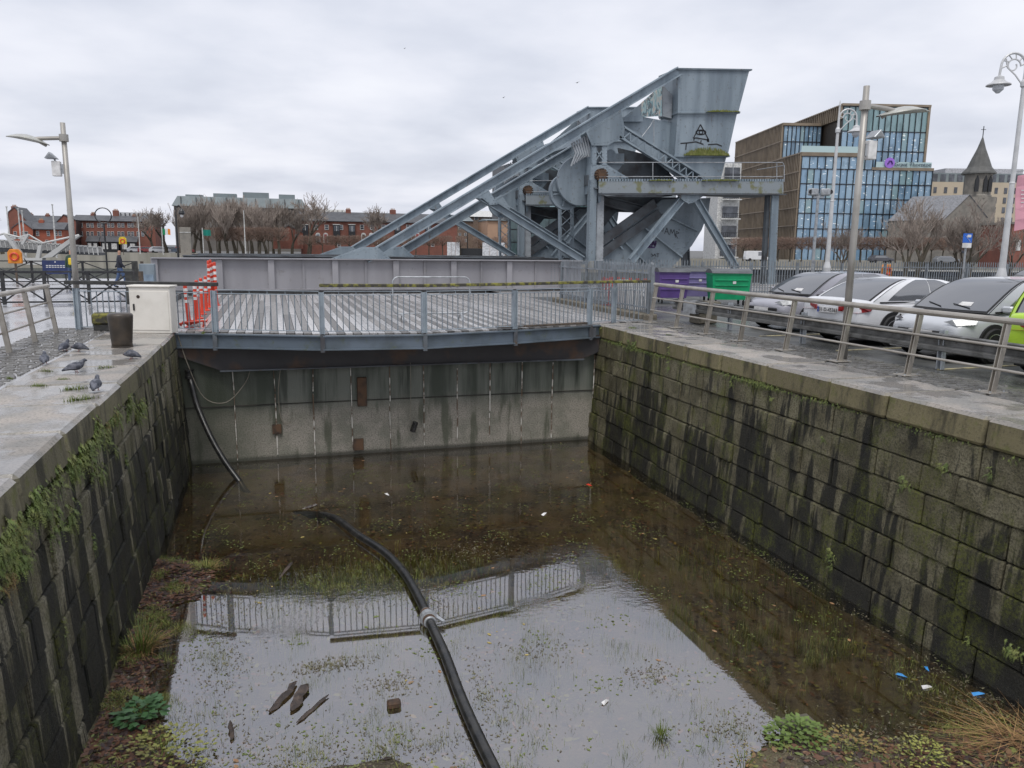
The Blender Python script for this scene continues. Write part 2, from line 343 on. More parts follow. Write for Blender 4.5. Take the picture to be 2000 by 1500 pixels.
# ------------------------------------------------------------------ dock walls, stone by stone
def stone_wall(name, label, side, xtop, xbot, y0, y1, mat, cmat, ctop_w, seed):
    rg = random.Random(seed); w = empty(name, (xtop, y0, 0), label=label, cat='dock wall')
    def face_x(z): return xtop+(xbot-xtop)*(-z/3.3)
    # joint backing
    k = side*.055
    b = MB().add([(face_x(z)-xtop+k+side*d, y, z) for z in (-.06, -3.7) for y in (0, y1-y0) for d in (0, .6)],
                 [(0, 1, 3, 2), (4, 6, 7, 5), (0, 4, 5, 1), (2, 3, 7, 6), (0, 2, 6, 4), (1, 5, 7, 3)])
    b.build('joint_backing', mortar, w)
    zs = [0, -.40]
    for hgt in (.46, .40, .45, .38, .42, .44, .40, .42): zs.append(zs[-1]-hgt)
    for ci in range(len(zs)-1):
        zt, zb = zs[ci], zs[ci+1]; y = y0-rg.uniform(0, .8)
        while y < y1:
            L = rg.uniform(1.25, 1.75) if ci == 0 else rg.uniform(.62, 1.25); a, e = max(y, y0), min(y+L, y1); y += L
            if e-a < .12: continue
            g = .0065 if ci else .009; pr = rg.uniform(-.022, .034) if ci else .03+rg.uniform(-.012, .012); dep = ctop_w if ci == 0 else .14
            ztop = zt-g if ci else rg.uniform(-.012, .004)
            P = []
            for xx in (0, 1):
                for yy in (a+g, e-g):
                    for zz in (zb+g, ztop):
                        fx = face_x(zz)-side*pr if xx == 0 else (xtop+side*dep if ci == 0 else face_x(zz)+side*dep)
                        P.append((fx-xtop+rg.uniform(-.012, .012)*(xx == 0), yy-y0+rg.uniform(-.006, .006), zz+(rg.uniform(-.005, .005) if ci else 0)))
            m = MB().add(P, [(0, 1, 3, 2), (4, 6, 7, 5), (0, 4, 5, 1), (2, 3, 7, 6), (0, 2, 6, 4), (1, 5, 7, 3)])
            m.build('coping_stone' if ci == 0 else 'stone', cmat if ci == 0 else mat, w, bevel=.045 if ci == 0 else rg.uniform(.012, .026))
    return w
stone_wall('dock_wall', 'mossy dark stone block dock wall below the parked cars', 1, 8.64, 8.42, 3.2, 20.02, wallR, copR, 1.32, 3)
stone_wall('dock_wall', 'streaked stone block dock wall below the pigeons and ferns', -1, -2.28, -2.08, 3.2, 19.98, wallL, copL, 1.5, 5)
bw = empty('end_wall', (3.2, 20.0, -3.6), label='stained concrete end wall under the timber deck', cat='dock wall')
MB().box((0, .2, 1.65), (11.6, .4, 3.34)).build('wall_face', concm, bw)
rodm = M('lime_rod', (.62, .60, .55), .7, 0, (.13, .09, .06), scale=4, lo=.42, hi=.56, rv=.05)
for i, u in enumerate((458, 538, 612, 687, 762, 828, 893, 957, 1019, 1078, 1158)):
    x = at(u, 780, 19.98).x; zt = -.85-random.uniform(0, .35); k = random.uniform(.5, 1.4)
    for (a, b_) in ((zt, zt-k), (zt-k-.06, -3.3-random.uniform(-.3, .1))):
        MB().tube([(x-3.2+random.uniform(-.02, .02), -.02, a+3.6), (x-3.2, -.02, b_+3.6)], random.uniform(.010, .017), 6).build('drain_rod', rodm, bw)
for u, v, w_, h_ in ((707, 765, .24, .75), (700, 868, .26, .30), (541, 838, .22, .24)):
    p = at(u, v, 19.97); MB().box((p.x-3.2, -.03, p.z+3.6), (w_, .09, h_)).build('rusty_bracket', rust, bw, bevel=.01)
ledge = MB().box((0, -.012, 1.72), (10.9, .03, .02)); ledge.build('cast_joint', mortar, bw)

# ------------------------------------------------------------------ sett strips
def setts(name, label, x0, x1, y0, y1, tilt=0):
    m = MB(); y = y0; r = 0
    while y < y1:
        x = x0+(r % 2)*.08-.05+random.uniform(-.02, .02)
        while x < x1:
            L = random.uniform(.16, .26); h = random.uniform(-.008, .014); w_ = .112; b = .02
            xx = min(x+L, x1); yo = tilt*(x-x0)
            P = [(x, y+yo, -.05), (xx-.014, y+yo, -.05), (xx-.014, y+w_+yo, -.05), (x, y+w_+yo, -.05),
                 (x+b, y+b+yo, h+random.uniform(-.005, .005)), (xx-.014-b, y+b+yo, h), (xx-.014-b, y+w_-b+yo, h+random.uniform(-.005, .005)), (x+b, y+w_-b+yo, h)]
            if xx-x > .06: m.add(P, [(4, 5, 6, 7), (0, 1, 5, 4), (1, 2, 6, 5), (2, 3, 7, 6), (3, 0, 4, 7)])
            x += L
        y += .125; r += 1
    return m.build(name, sett_m, label=label, cat='paving', kind='stuff')
struct('sett_bed', MB().box((-4.5, 15, -.53), (1.46, 14, 1.02)), mortar)
setts('cobble_setts', 'wet cobble setts beside the left railing', -5.15, -3.80, 9, 21.2, .12)
struct('sett_bed', MB().box((10.5, 13, -.53), (1.1, 16, 1.02)), mortar)
setts('cobble_setts', 'wet cobble setts behind the stainless railing', 9.97, 11.0, 6, 20.6, .1)
linem = M('faded_line', (.42, .37, .22), .6, 0, (.15, .14, .12), scale=5)
for y in (16.3, 13.55, 10.9):
    tag(MB().box((13.6, y+.12, -.006), (4.6, .09, .01), rz=.05).build('bay_line', linem), kind='structure')

# ------------------------------------------------------------------ timber deck on steel
EDGE = [(-2.26, 19.78), (-1.34, 19.52), (1.06, 18.62), (3.43, 18.42), (5.86, 18.95), (8.24, 19.70), (9.12, 20.06)]
def edge_y(x):
    for (a, b), (c, d) in zip(EDGE, EDGE[1:]):
        if a <= x <= c: return b+(d-b)*(x-a)/(c-a)
    return 20.06 if x > 9 else 19.78
deck = empty('timber_deck', (3.2, 19.5, 0), label='slippery timber boardwalk on blue steel beams across the dock end', cat='boardwalk')
wetb = M('wet_board', (.47, .455, .445), .18, 0, (.38, .37, .365), scale=5, rv=.2, spec=.9, bmp=.15, bscale=30, dirt=(.22, .215, .21))
gritb = M('grit_board', (.21, .20, .19), .5, 0, (.115, .11, .105), scale=9, rv=.35, bmp=.3, dirt=(.30, .29, .285))
bm_w, bm_g = boxmesh(wetb, .02), boxmesh(gritb, .02)
x = -2.2; i = 0
while x < 10.2:
    ys = edge_y(x+.09)+.16; cuts = [ys, random.uniform(22.2, 25.5), random.uniform(27.5, 30.5), 34.4]
    for a, b in zip(cuts, cuts[1:]):
        o = obj('plank', bm_g if (i % 2 and random.random() < .93) else bm_w, deck, (x+.09-3.2, (a+b)/2-19.5, -.03+random.uniform(-.004, .004)), (0, 0, 0), (.178, b-a-.012, .06))
    x += .19; i += 1
for (a, b), (c, d) in zip(EDGE, EDGE[1:]):
    A, B = Vector((a-3.2, b-19.5, 0)), Vector((c-3.2, d-19.5, 0)); t = (B-A).normalized()
    m = MB()
    for zc, hh, ww in ((-.045, .03, .16), (-.20, .30, .03), (-.36, .03, .16)): m.beam(A+t*.012+Vector((0, 0, zc)), B-t*.012+Vector((0, 0, zc)), ww, hh)
    m.build('edge_beam', fascia, deck)
    nrm = Vector((t.y, -t.x, 0))
    for s in (A,):
        MB().beam(s+nrm*.05+Vector((0, 0, -.02)), s+nrm*.05+Vector((0, 0, -.42)), .10, .05).build('bolted_plate', steel_dk, deck)
MB().prism([(-5.42, .28, -.30), (-5.42, .28, -.58), (-4.5, .28, -.95), (4.9, .28, -.95), (5.75, .28, -.62), (5.75, .28, -.30)], (0, .12, 0)).build('lower_girder', M('soot_girder', (.035, .033, .035), .6, 0, (.075, .045, .03), scale=1.2, lo=.5, hi=.65), deck)
MB().beam((-4.5, .30, -.96), (4.9, .30, -.96), .24, .03).build('girder_flange', steel_dk, deck)
for k in range(8): MB().box((-5+k*1.45, 7.4, -.22), (.14, 14.5, .26)).build('joist', steel_dk, deck)

# ------------------------------------------------------------------ deck railing
def post_mesh(): return shared('railpost', lambda: MB().box((-.05, 0, .49), (.02, .11, .98)).box((.05, 0, .49), (.02, .11, .98)).box((0, 0, .49), (.09, .03, .97)).mesh('post', rail_blue))
bal_paint = M('baluster_paint', (.20, .235, .27), .45, 0, (.15, .18, .205), scale=6, rv=.06)
balm = shared('bal', lambda: MB().tube([(0, 0, .07), (0, 0, .91)], .0135, 6).mesh('baluster', bal_paint))
def railing(parent, P, o0, double=True, top=1.0, skip_last=False):
    for i, ((a, b), (c, d)) in enumerate(zip(P, P[1:])):
        A, B = Vector((a, b, 0))-o0, Vector((c, d, 0))-o0; t = (B-A).normalized(); L = (B-A).length; rz = math.atan2(t.y, t.x)
        obj('post', post_mesh(), parent, A, (0, 0, rz))
        if i == len(P)-2 and not skip_last: obj('post', post_mesh(), parent, B, (0, 0, rz))
        for z, w_, h_ in (((top, .05, .014), (.915, .045, .016), (.07, .045, .016)) if double else ((top, .05, .02), (.07, .045, .016))):
            MB().beam(A+t*.06+Vector((0, 0, z)), B-t*.06+Vector((0, 0, z)), w_, h_).build('rail', rail_blue, parent)
        n = max(2, int(round((L-.12)/.142)))
        for k in range(1, n): obj('baluster', balm, parent, A+t*(.06+(L-.12)*k/n))
        if double:
            for k in range(1, 6): MB().box(A+t*(L*k/6)+Vector((0, 0, .957)), (.014, .014, .075)).build('spacer', rail_blue, parent)
dr = empty('deck_railing', (3.2, 18.5, 0), label='blue grey steel balustrade along the curved deck edge', cat='railing')
o0 = Vector((3.2, 18.5, 0))
railing(dr, [(a, b+.02) for a, b in EDGE[1:]]+[(10.05, 20.0)], o0, skip_last=True)
HP = [Vector((1.02, 18.66, 1.135))-o0, Vector((3.43, 18.46, 1.135))-o0, Vector((5.86, 18.98, 1.14))-o0, Vector((8.24, 19.73, 1.15))-o0, Vector((10.15, 20.0, 1.16))-o0]
for a, b in zip(HP, HP[1:]): MB().beam(a, b, .13, .075).build('timber_handrail', tim_moss, dr, bevel=.012)
dl = empty('deck_railing', (-3, 20, 0), label='short railing with black handrail behind the cream cabinet', cat='railing')
railing(dl, [(-4.47, 20.75), (-2.36, 20.1), (-1.40, 19.60)], Vector((-3, 20, 0)), double=False, top=.92, skip_last=True)
MB().beam(Vector((-4.7, 20.80, 1.12))-Vector((-3, 20, 0)), Vector((-2.3, 20.06, 1.12))-Vector((-3, 20, 0)), .13, .09).beam(Vector((-2.3, 20.06, 1.12))-Vector((-3, 20, 0)), Vector((-1.25, 19.56, 1.12))-Vector((-3, 20, 0)), .13, .09).build('timber_handrail', tim_black, dl, bevel=.01)

# ------------------------------------------------------------------ stainless railings
def inox_rail(label, pts, lean, n, plates=True):
    r = empty('steel_railing', pts[0], label=label, cat='railing'); o = Vector(pts[0])
    for p in pts:
        q = Vector(p)-o; top = q+Vector((lean, 0, 1.02))
        MB().beam(q+Vector((0, -.03, 0)), top+Vector((0, -.03, 0)), .085, .014, up=(0, 1, 0)).beam(q+Vector((0, .03, 0)), top+Vector((0, .03, 0)), .085, .014, up=(0, 1, 0)).beam(q+Vector((.02, 0, 0)), top+Vector((.02, 0, 0)), .03, .05, up=(0, 1, 0)).build('post', inox, r)
        if plates:
            pl = MB().box(q+Vector((0, 0, .012)), (.36, .26, .02)).build('base_plate', inox, r, bevel=.004)
            for sx in (-.13, .13):
                for sy in (-.09, .09): MB().lathe([(.016, 0), (.016, .02)], q+Vector((sx, sy, .02)), 6).build('bolt', galv, pl)
    a, b = Vector(pts[0])-o, Vector(pts[-1])-o; ex = Vector((0, .12 if b.y > a.y else -.12, 0))
    for f, rad in ((1.07, .05), (.70, .021), (.36, .021)):
        off = Vector((lean*f-(.0 if f > 1 else .05), 0, f)); MB().tube([a-ex+off, b+ex+off] if f > 1 else [a+off, b+off], rad, 12).build('top_rail' if f > 1 else 'rail', inox, r, smooth=False)
    return r
inox_rail('satin steel railing above the right dock wall in front of the cars', [(10.19, y, 0) for y in (19.94, 18.45, 16.95, 15.45, 13.78, 12.13, 10.47, 8.83, 7.2)], .15, 0)
inox_rail('satin steel railing beside the cobbles and pigeons', [(-4.78, y, 0) for y in (14.9, 16.6, 18.3, 20.0)], -.12, 0, False)
# ------------------------------------------------------------------ rolling lift bridge
YF = 36.5
def F(cx_, cy_, y=YF):           # point of the steel frame, measured on its elevation
    p = at(640+.45*cx_, 100+.45*cy_, YF); return Vector((p.x, y, p.z))
BO = Vector((15.0, YF, 0))
br = empty('lift_bridge', BO, label='blue grey riveted rolling lift bridge with high counterweights', cat='lift bridge')
def riv(m, p, s=.022):
    p = Vector(p); m.add([p+Vector((s, 0, 0)), p+Vector((0, 0, s)), p+Vector((-s, 0, 0)), p+Vector((0, 0, -s)), p+Vector((0, -s*.8, 0))], [(0, 1, 4), (1, 2, 4), (2, 3, 4), (3, 0, 4)])
def rivet_line(m, a, b, sp=.14, y=None, s=.02):
    a, b = Vector(a), Vector(b); n = max(1, int((b-a).length/sp))
    for i in range(n+1):
        p = a.lerp(b, i/n)
        if y is not None: p.y = y
        riv(m, p, s)
def sub(poly, y): return [Vector((p.x, y, p.z))-BO for p in poly]
def plate(name, poly, y, th, mat=steel, rivets=True, inset=.09, parent=None):
    P = sub(poly, y); o = MB().prism(P, (0, th, 0)).build(name, mat, parent or br)
    if rivets:
        c = sum(P, Vector())/len(P); m = MB(); Q = [p+(c-p).normalized()*inset*1.4 for p in P]
        for a, b in zip(Q, Q[1:]+Q[:1]): rivet_line(m, a, b, .15, y-BO.y-.004, .03)
        m.build('rivets', mat, o, fix=False, kind='stuff')
    return o
def ibeam(name, a, b, y, dep, wid, mat=steel, rivets=False, fl=.05, parent=None):
    """H section member in the frame plane: web plus two flanges"""
    a, b = Vector((a.x, y, a.z))-BO, Vector((b.x, y, b.z))-BO; d = (b-a).normalized(); n = Vector((-d.z, 0, d.x))
    m = MB().beam(a, b, .05, dep-2*fl, up=n)
    for s in (1, -1): m.beam(a+n*s*(dep-fl)/2, b+n*s*(dep-fl)/2, wid, fl, up=n)
    o = m.build(name, mat, parent or br)
    if rivets:
        r = MB()
        for s in (1, -1): rivet_line(r, a+n*s*(dep/2-.12), b+n*s*(dep/2-.12), .2, a.y-.03, .022)
        r.build('rivets', mat, o, fix=False, kind='stuff')
    return o
def lattice(name, a, b, y, dep, n, fl=.09, mat=steel):
    a, b = Vector((a.x, y, a.z))-BO, Vector((b.x, y, b.z))-BO; d = (b-a).normalized(); nn = Vector((-d.z, 0, d.x)); L = (b-a).length
    m = MB()
    for s in (1, -1): m.beam(a+nn*s*(dep-fl)/2, b+nn*s*(dep-fl)/2, .28, fl, up=nn)
    o = m.build(name, mat, br); h = dep/2-fl
    for i in range(n):
        p, q = a+d*L*i/n, a+d*L*(i+1)/n; mdl = (p+q)/2
        MB().beam(p+nn*h+Vector((0, -.08, 0)), mdl-nn*h+Vector((0, -.08, 0)), .02, .06, up=nn).beam(mdl-nn*h+Vector((0, -.08, 0)), q+nn*h+Vector((0, -.08, 0)), .02, .06, up=nn).build('lacing_bar', mat, o)
    return o
# plate girders of the roadway
def road_girder(y, x0, x1, z1, mat, full=True):
    g = MB().box(((x0+x1)/2-BO.x, y-BO.y+.06, z1/2-.02), (x1-x0, .06, z1-.02)).build('plate_girder', mat, br)
    MB().box(((x0+x1)/2-BO.x, y-BO.y, z1), (x1-x0, .5, .05)).build('top_flange', mat, g)
    MB().box(((x0+x1)/2-BO.x, y-BO.y+.0, .09), (x1-x0, .42, .05)).build('bottom_flange', mat, g)
    if full:
        n = 8; xs = [x0+.12, -2.2, -.05, 2.72, 5.47, 8.2, 10.95, 13.7]
        for k, xx in enumerate(xs):
            MB().box((xx-BO.x, y-BO.y-.06, z1/2+.03), (.26, .17, z1-.16)).build('stiffener', mat, g)
            if k < len(xs)-1 and k > 1:
                r = MB(); xm = (xx+xs[k+1])/2; MB().box((xm-BO.x, y-BO.y, z1/2+.03), (.1, .07, z1-.16)).build('seam_strip', mat, g)
                for dx in (-.025, .025): rivet_line(r, (xm+dx-BO.x, 0, .2), (xm+dx-BO.x, 0, z1-.12), .09, y-BO.y-.037, .014)
                for sx in (xx+.2,): rivet_line(r, (sx-BO.x, 0, .2), (sx-BO.x, 0, z1-.12), .1, y-BO.y+.028, .014)
                r.build('rivets', mat, g, fix=False, kind='stuff')
    return g
road_girder(YF-.05, -4.9, 14.7, 1.44, girder_grey)
for y in (40.0, 44.5, 48.0): road_girder(y, -4.0, 15.5, 1.50, steel_dk, False)
MB().box((5.3-BO.x, 42.2-BO.y, -.25), (20, 11.5, .5)).build('roadway', asphalt, br)
P4 = MB()
for ix in range(6):
    for iz in range(12): riv(P4, (13.15+ix*.17-BO.x, YF-BO.y-.025, .2+iz*.1), .025)
P4.build('rivets', steel, br, fix=False, kind='stuff')
# trusses: each has chord, foot gusset, node gusset, brace
def truss(y, s, top):
    ibeam('top_chord', F(165, 900)+s, top+s, y, .44, .40, rivets=(y < 37), fl=.06)
    plate('foot_gusset', [F(15, 900)+s, F(150, 850)+s, F(215, 850)+s, F(275, 905)+s], y-.22, .12)
    plate('foot_gusset', [F(15, 900)+s, F(150, 850)+s, F(215, 850)+s, F(275, 905)+s], y+.12, .10, rivets=False)
    ibeam('brace', F(655, 625)+s, F(1105, 905)+s, y+.02, .36, .3, fl=.05)
    plate('node_gusset', [F(628, 638)+s, F(690, 598)+s, F(735, 665)+s, F(700, 668)+s, F(668, 640)+s], y-.19, .05)
Z0 = Vector((0, 0, 0)); truss(YF, Z0, F(1520, 88)); truss(48.0, Z0, F(1520, 88))
cb0, cb1 = at(640+.45*282, 100+.45*893, 40.5), at(640+.45*1062, 100+.45*428, 40.5); cs = cb0-F(165, 900); cs.y = 0; truss(40.5, cs, cb1-cs)
def tower(y, near):
    # counterweight box
    dpt = 1.9 if near else 1.9
    w1 = plate('counterweight_upper', [F(1522, 80), F(1830, 84), F(1782, 266), F(1520, 266)], y, dpt, inset=.16)
    w2 = plate('counterweight_middle', [F(1521, 270), F(1778, 270), F(1737, 455), F(1507, 455)], y+.03, dpt-.06, inset=.16)
    plate('counterweight_lower', [F(1507, 459), F(1733, 459), F(1708, 560), F(1640, 560), F(1540, 480)], y+.06, dpt-.1)
    for a, b in (((1515, 268), (1786, 268)), ((1500, 457), (1742, 457)), ((1514, 77), (1838, 82))):
        ibeam('ledge_angle', F(*a), F(*b), y+.9, .07, 2.0, fl=.03)
    # plate behind the chord and graffitied box
    plate('web_plate', [F(1275, 285), F(1380, 272), F(1525, 300), F(1508, 455), F(1700, 560), F(1560, 556), F(1285, 340)], y+.7, .08)
    plate('web_plate', [F(1270, 283), F(1385, 274), F(1385, 300), F(1280, 300)], y+.4, .3, rivets=False)
    gp = plate('box_panel', [F(1385, 215), F(1475, 135), F(1475, 272), F(1385, 278)], y+.6, .06, mat=graff if near else steel, rivets=False)
    plate('box_panel', [F(1478, 137), F(1520, 185), F(1516, 285), F(1478, 275)], y+.55, .5, mat=pale_steel)
    plate('box_panel', [F(1300, 285), F(1385, 217), F(1385, 276)], y+.62, .06, rivets=False)
    # tower head, column, openings
    plate('head_gusset', [F(1112, 352), F(1262, 258), F(1280, 335), F(1275, 375), F(1205, 412), F(1138, 412)], y-.26, .07, inset=.12)
    plate('head_gusset', [F(1112, 352), F(1262, 258), F(1280, 335), F(1275, 375), F(1205, 412), F(1138, 412)], y+.5, .07, rivets=False)
    for a, b in ((1128, 1152), (1184, 1206)):
        plate('column_leg', [F(a if a > 1140 else 1140, 408), F(b+8 if a < 1150 else b, 408), F(b+8 if a < 1150 else b, 495), F(a if a > 1140 else 1138, 495)], y-.2, .75, inset=.06)
    m = MB()
    for (a, b) in (((1150, 415), (1196, 488)), ((1196, 415), (1150, 488))): m.beam(F(*a, y-.1)-BO, F(*b, y-.1)-BO, .04, .16, up=(0, 1, 0))
    m.build('cross_brace', steel, br)
    plate('column_leg', [F(1136, 495), F(1208, 495), F(1300, 552), F(1200, 560), F(1130, 620)], y-.18, .6)
    plate('column_leg', [F(1130, 560), F(1158, 560), F(1152, 910), F(1122, 910)], y-.3, .35)
    plate('column_leg', [F(1168, 622), F(1196, 622), F(1192, 910), F(1160, 910)], y-.1, .6, mat=pale_steel)
    plate('bracket', [F(1160, 615), F(1180, 615), F(1174, 655), F(1166, 660)], y-.32, .2, rivets=False)
    lattice('lattice_strut', F(1268, 352), F(1598, 556), y-.12, .62, 11)
    # rear lattice column and cross ties
    for dx in (0,):
        m = MB(); a, b = F(1122, 650, y+2.8)-BO, F(1122, 910, y+2.8)-BO; h = .34
        o = MB().beam(a-Vector((h, 0, 0)), b-Vector((h, 0, 0)), .1, .3).beam(a+Vector((h, 0, 0)), b+Vector((h, 0, 0)), .1, .3).build('rear_column', steel, br)
        n = 5
        for i in range(n):
            p, q = a.lerp(b, i/n), a.lerp(b, (i+1)/n)
            MB().beam(p-Vector((h, .1, 0)), q+Vector((h, -.1, 0)), .02, .1, up=(0, 1, 0)).beam(p+Vector((h, -.13, 0)), q-Vector((h, .13, 0)), .02, .1, up=(0, 1, 0)).build('lacing_bar', steel, o)
    ibeam('cross_tie', F(1200, 630), F(1440, 690), y+1.4, .45, .4, mat=steel_dk)
    MB().beam(F(1140, 560, y)-BO, F(1140, 560, y+2.8)-BO, .3, .5).build('cross_tie', steel_dk, br)
    # machinery platform with rack teeth
    pf = plate('platform_girder', [F(1160, 568), F(1953, 568), F(1953, 620), F(1160, 618)], y-.5, .1, mat=mossy_steel)
    MB().beam(F(1157, 623, y-.45)-BO, F(1960, 624, y-.45)-BO, .34, .05).build('bottom_flange', steel_dk, pf)
    MB().box((F(1556, 570, y).x-BO.x, y-BO.y+.75, F(1556, 612).z), (10.4, 2.4, .06)).build('platform_floor', steel_dk, pf)
    t = MB(); A, B = F(1165, 566), F(1950, 566)
    for i in range(70):
        p = A.lerp(B, i/69); t.box((p.x-BO.x, y-BO.y-.44, p.z+.03), (.085, .14, .13))
    t.build('rack_teeth', steel, pf)
    hr = MB()
    ys = y-.48
    for zc in (487, 548): hr.tube([F(1160, zc, ys)-BO, F(1950, zc, ys)-BO], .022, 6)
    for cx_ in (1392, 1737, 1925): hr.tube([F(cx_, 487, ys)-BO, F(cx_, 568, ys)-BO], .022, 6)
    hr.tube([F(1950, 487, ys)-BO, F(1957, 500, ys)-BO, F(1957, 570, ys)-BO], .022, 6).tube([F(1957, 500, ys)-BO, F(1957, 500, ys+2.4)-BO], .022, 6)
    hr.build('handrail', galv, pf)
    MB().tube([F(1428, 405, y+.3)-BO, F(1428, 290, y+.3)-BO, F(1412, 320, y+.3)-BO, F(1370, 375, y+.3)-BO], .02, 6).build('access_ladder', galv, br)
    # legs under the platform
    plate('end_column', [F(1908, 626), F(1937, 626), F(1920, 1010), F(1890, 1010)], y-.45, .12)
    plate('end_column', [F(1900, 626), F(1912, 626), F(1892, 1010), F(1878, 1010)], y-.2, .25, mat=steel_dk, rivets=False)
    ibeam('raking_leg', F(1525, 640), F(1305, 910), y-.3, .36, .3)
    ibeam('raking_leg', F(1580, 640), F(1760, 945), y-.3, .36, .3)
    plate('apex_gusset', [F(1495, 626), F(1615, 626), F(1570, 658), F(1545, 664), F(1525, 652)], y-.5, .06)
    ibeam('rear_leg', F(1640, 700), F(1645, 945), y+2.2, .4, .3, mat=steel_dk)
    # rolling segment
    seg = plate('rolling_segment', [F(1190, 910), F(1190, 860), F(1330, 770), F(1490, 640), F(1702, 632), F(1692, 700), F(1662, 775), F(1618, 845), F(1565, 905), F(1520, 950), F(1190, 950)], y+.9, .14, inset=.2)
    for a, b in (((1205, 885), (1470, 700)), ((1200, 835), (1450, 655))): MB().beam(F(*a, y+.72)-BO, F(*b, y+.72)-BO, .45, .09, up=(0, 1, 0)).build('segment_flange', steel_dk, seg)
    for a, b in (((1475, 700), (1640, 780)), ((1405, 765), (1570, 895)), ((1320, 830), (1420, 930)), ((1240, 790), (1310, 860))): MB().beam(F(*a, y+.8)-BO, F(*b, y+.8)-BO, .06, .2, up=(0, 1, 0)).build('segment_rib', steel, seg)
    r = MB()
    for rr in range(2, 9):
        for k in range(9):
            p = F(1640-rr*11+k*-2, 690+rr*4+k*22-rr*2); riv(r, Vector((p.x, y+.895, p.z))-BO, .028)
    r.build('rivets', steel, seg, fix=False, kind='stuff')
    # wheels and pinion
    def disc(cx_, cy_, rad, y_, spokes, mat, nm):
        c = F(cx_, cy_, y_)-BO
        o = MB().lathe([(rad*.86, .0), (rad*.86, -.05), (rad, -.05), (rad, .25), (rad*.86, .25), (rad*.86, .2)] if spokes else [(rad*.98, 0), (rad, .02), (rad, .2), (rad*.98, .22)], c, 40, 'Y').build(nm, mat, br)
        if spokes:
            for k in range(6):
                a = k*PI/3+.2; MB().beam(c+Vector((0, -.06, 0)), c+Vector((math.cos(a)*rad*.86, -.06, math.sin(a)*rad*.86)), .08, .12, up=(0, 1, 0)).build('spoke', mat, o)
            MB().prism([c+Vector((math.cos(a)*rad*.9, -.12, math.sin(a)*rad*.9)) for a in [PI*k/12 for k in range(13)]], (0, .06, 0)).build('wheel_guard', steel, o)
    disc(1112, 560, 1.2, y+.45, False, steel, 'drum_cover'); disc(1064, 606, .88, y+.85, True, steel, 'gear_wheel')
    c = F(1176, 540, y-.5)-BO; t = MB().lathe([(.22, 0), (.24, .1), (.24, .3), (.2, .4)], c, 14, 'Y')
    for k in range(14):
        a = k*PI/7; t.box(c+Vector((math.cos(a)*.27, .2, math.sin(a)*.27)), (.09, .3, .09), rm=Matrix.Rotation(-a, 3, 'Y'))
    t.build('pinion', rust, br)
    # coiled guard seen left of the tower head
    m = MB()
    for k in range(7):
        x0 = 1062+k*11; zz = 398-k*6; m.tube([F(x0, zz, y+.1)-BO, F(x0+16, zz+45+k*9, y+.0)-BO, F(x0-2, zz+100-k*2, y+.1)-BO], .05, 6)
    m.build('cable_guard', pale_steel, br)
    plate('bearing_plate', [F(1210, 432), F(1240, 432), F(1255, 465), F(1278, 465), F(1292, 432), F(1332, 432), F(1332, 480), F(1210, 480)], y+1.2, .12, rivets=False)
    plate('bearing_plate', [F(1225, 480), F(1330, 480), F(1275, 548), F(1262, 548)], y+1.3, .1, rivets=False)
    cc = F(1266, 442, y+1.05)-BO; MB().lathe([(.3, 0), (.3, .3)], cc, 16, 'Y').build('trunnion', steel, br)
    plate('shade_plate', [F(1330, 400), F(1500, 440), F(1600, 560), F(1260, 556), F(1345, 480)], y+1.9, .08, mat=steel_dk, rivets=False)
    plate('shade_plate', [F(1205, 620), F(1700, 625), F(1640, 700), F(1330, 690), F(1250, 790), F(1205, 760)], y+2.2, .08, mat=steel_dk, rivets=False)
pale_steel = M('pale_steel', (.33, .355, .38), .5, 0, (.24, .26, .28), scale=2, rv=.06, dirt=(.15, .14, .13))
mossy_steel = M('mossy_steel', (.235, .265, .285), .55, 0, (.165, .17, .09), scale=2.2, lo=.52, hi=.66, rv=.04, dirt=(.16, .14, .13))
def graffiti_mat():
    m, t, b = new_mat('spray_paint'); p = pos(t); n = noise(t, mapped(t, p, (1.6, 1, .7)), 2.2, 4, .6, 1.5)
    t.links.new(ramp(t, n, [(.3, (.55, .35, .22)), (.42, (.62, .60, .55)), (.5, (.35, .55, .58)), (.58, (.08, .08, .09)), (.64, (.6, .62, .6)), (.75, (.3, .5, .55))]), b.inputs['Base Color']); b.inputs['Roughness'].default_value = .5; return m
graff = graffiti_mat()
tower(YF, True); tower(48.0, False)
# far twin counterweight pair cross beam
MB().beam(F(1245, 330, YF+.4)-BO, F(1245, 330, 48)-BO, .5, .6).build('cross_tie', steel, br)
MB().beam(F(1560, 600, YF+2)-BO, F(1560, 600, 48)-BO, .5, .4).build('cross_tie', steel_dk, br)
mossm = M('ledge_moss', (.11, .13, .025), .9, 0, (.17, .17, .06), scale=6, rv=0); rm_ = random.Random(4)
def moss(name, a, b, y, n, h):
    m = MB(); A, B_ = F(*a, y)-BO, F(*b, y)-BO
    for _ in range(n):
        t = rm_.random(); p = A.lerp(B_, t)+Vector((0, rm_.uniform(-.12, .1), 0)); hh = h*rm_.uniform(.3, 1)*math.sin(PI*t)**.5; w_ = rm_.uniform(.04, .10)
        m.add([p+Vector((-w_, 0, 0)), p+Vector((0, -w_, 0)), p+Vector((w_, 0, 0)), p+Vector((0, w_, 0)), p+Vector((rm_.uniform(-.05, .05), -.03, hh))], [(0, 1, 4), (1, 2, 4), (2, 3, 4), (3, 0, 4)])
    m.build(name, mossm, br, fix=False)
moss('moss_growth', (1640, 266), (1780, 266), YF-.08, 160, .14); moss('moss_growth', (1545, 454), (1735, 455), YF-.08, 320, .5); moss('moss_growth', (1600, 566), (1760, 566), YF-.52, 120, .12); moss('moss_growth', (1370, 566), (1480, 566), YF-.52, 70, .09)
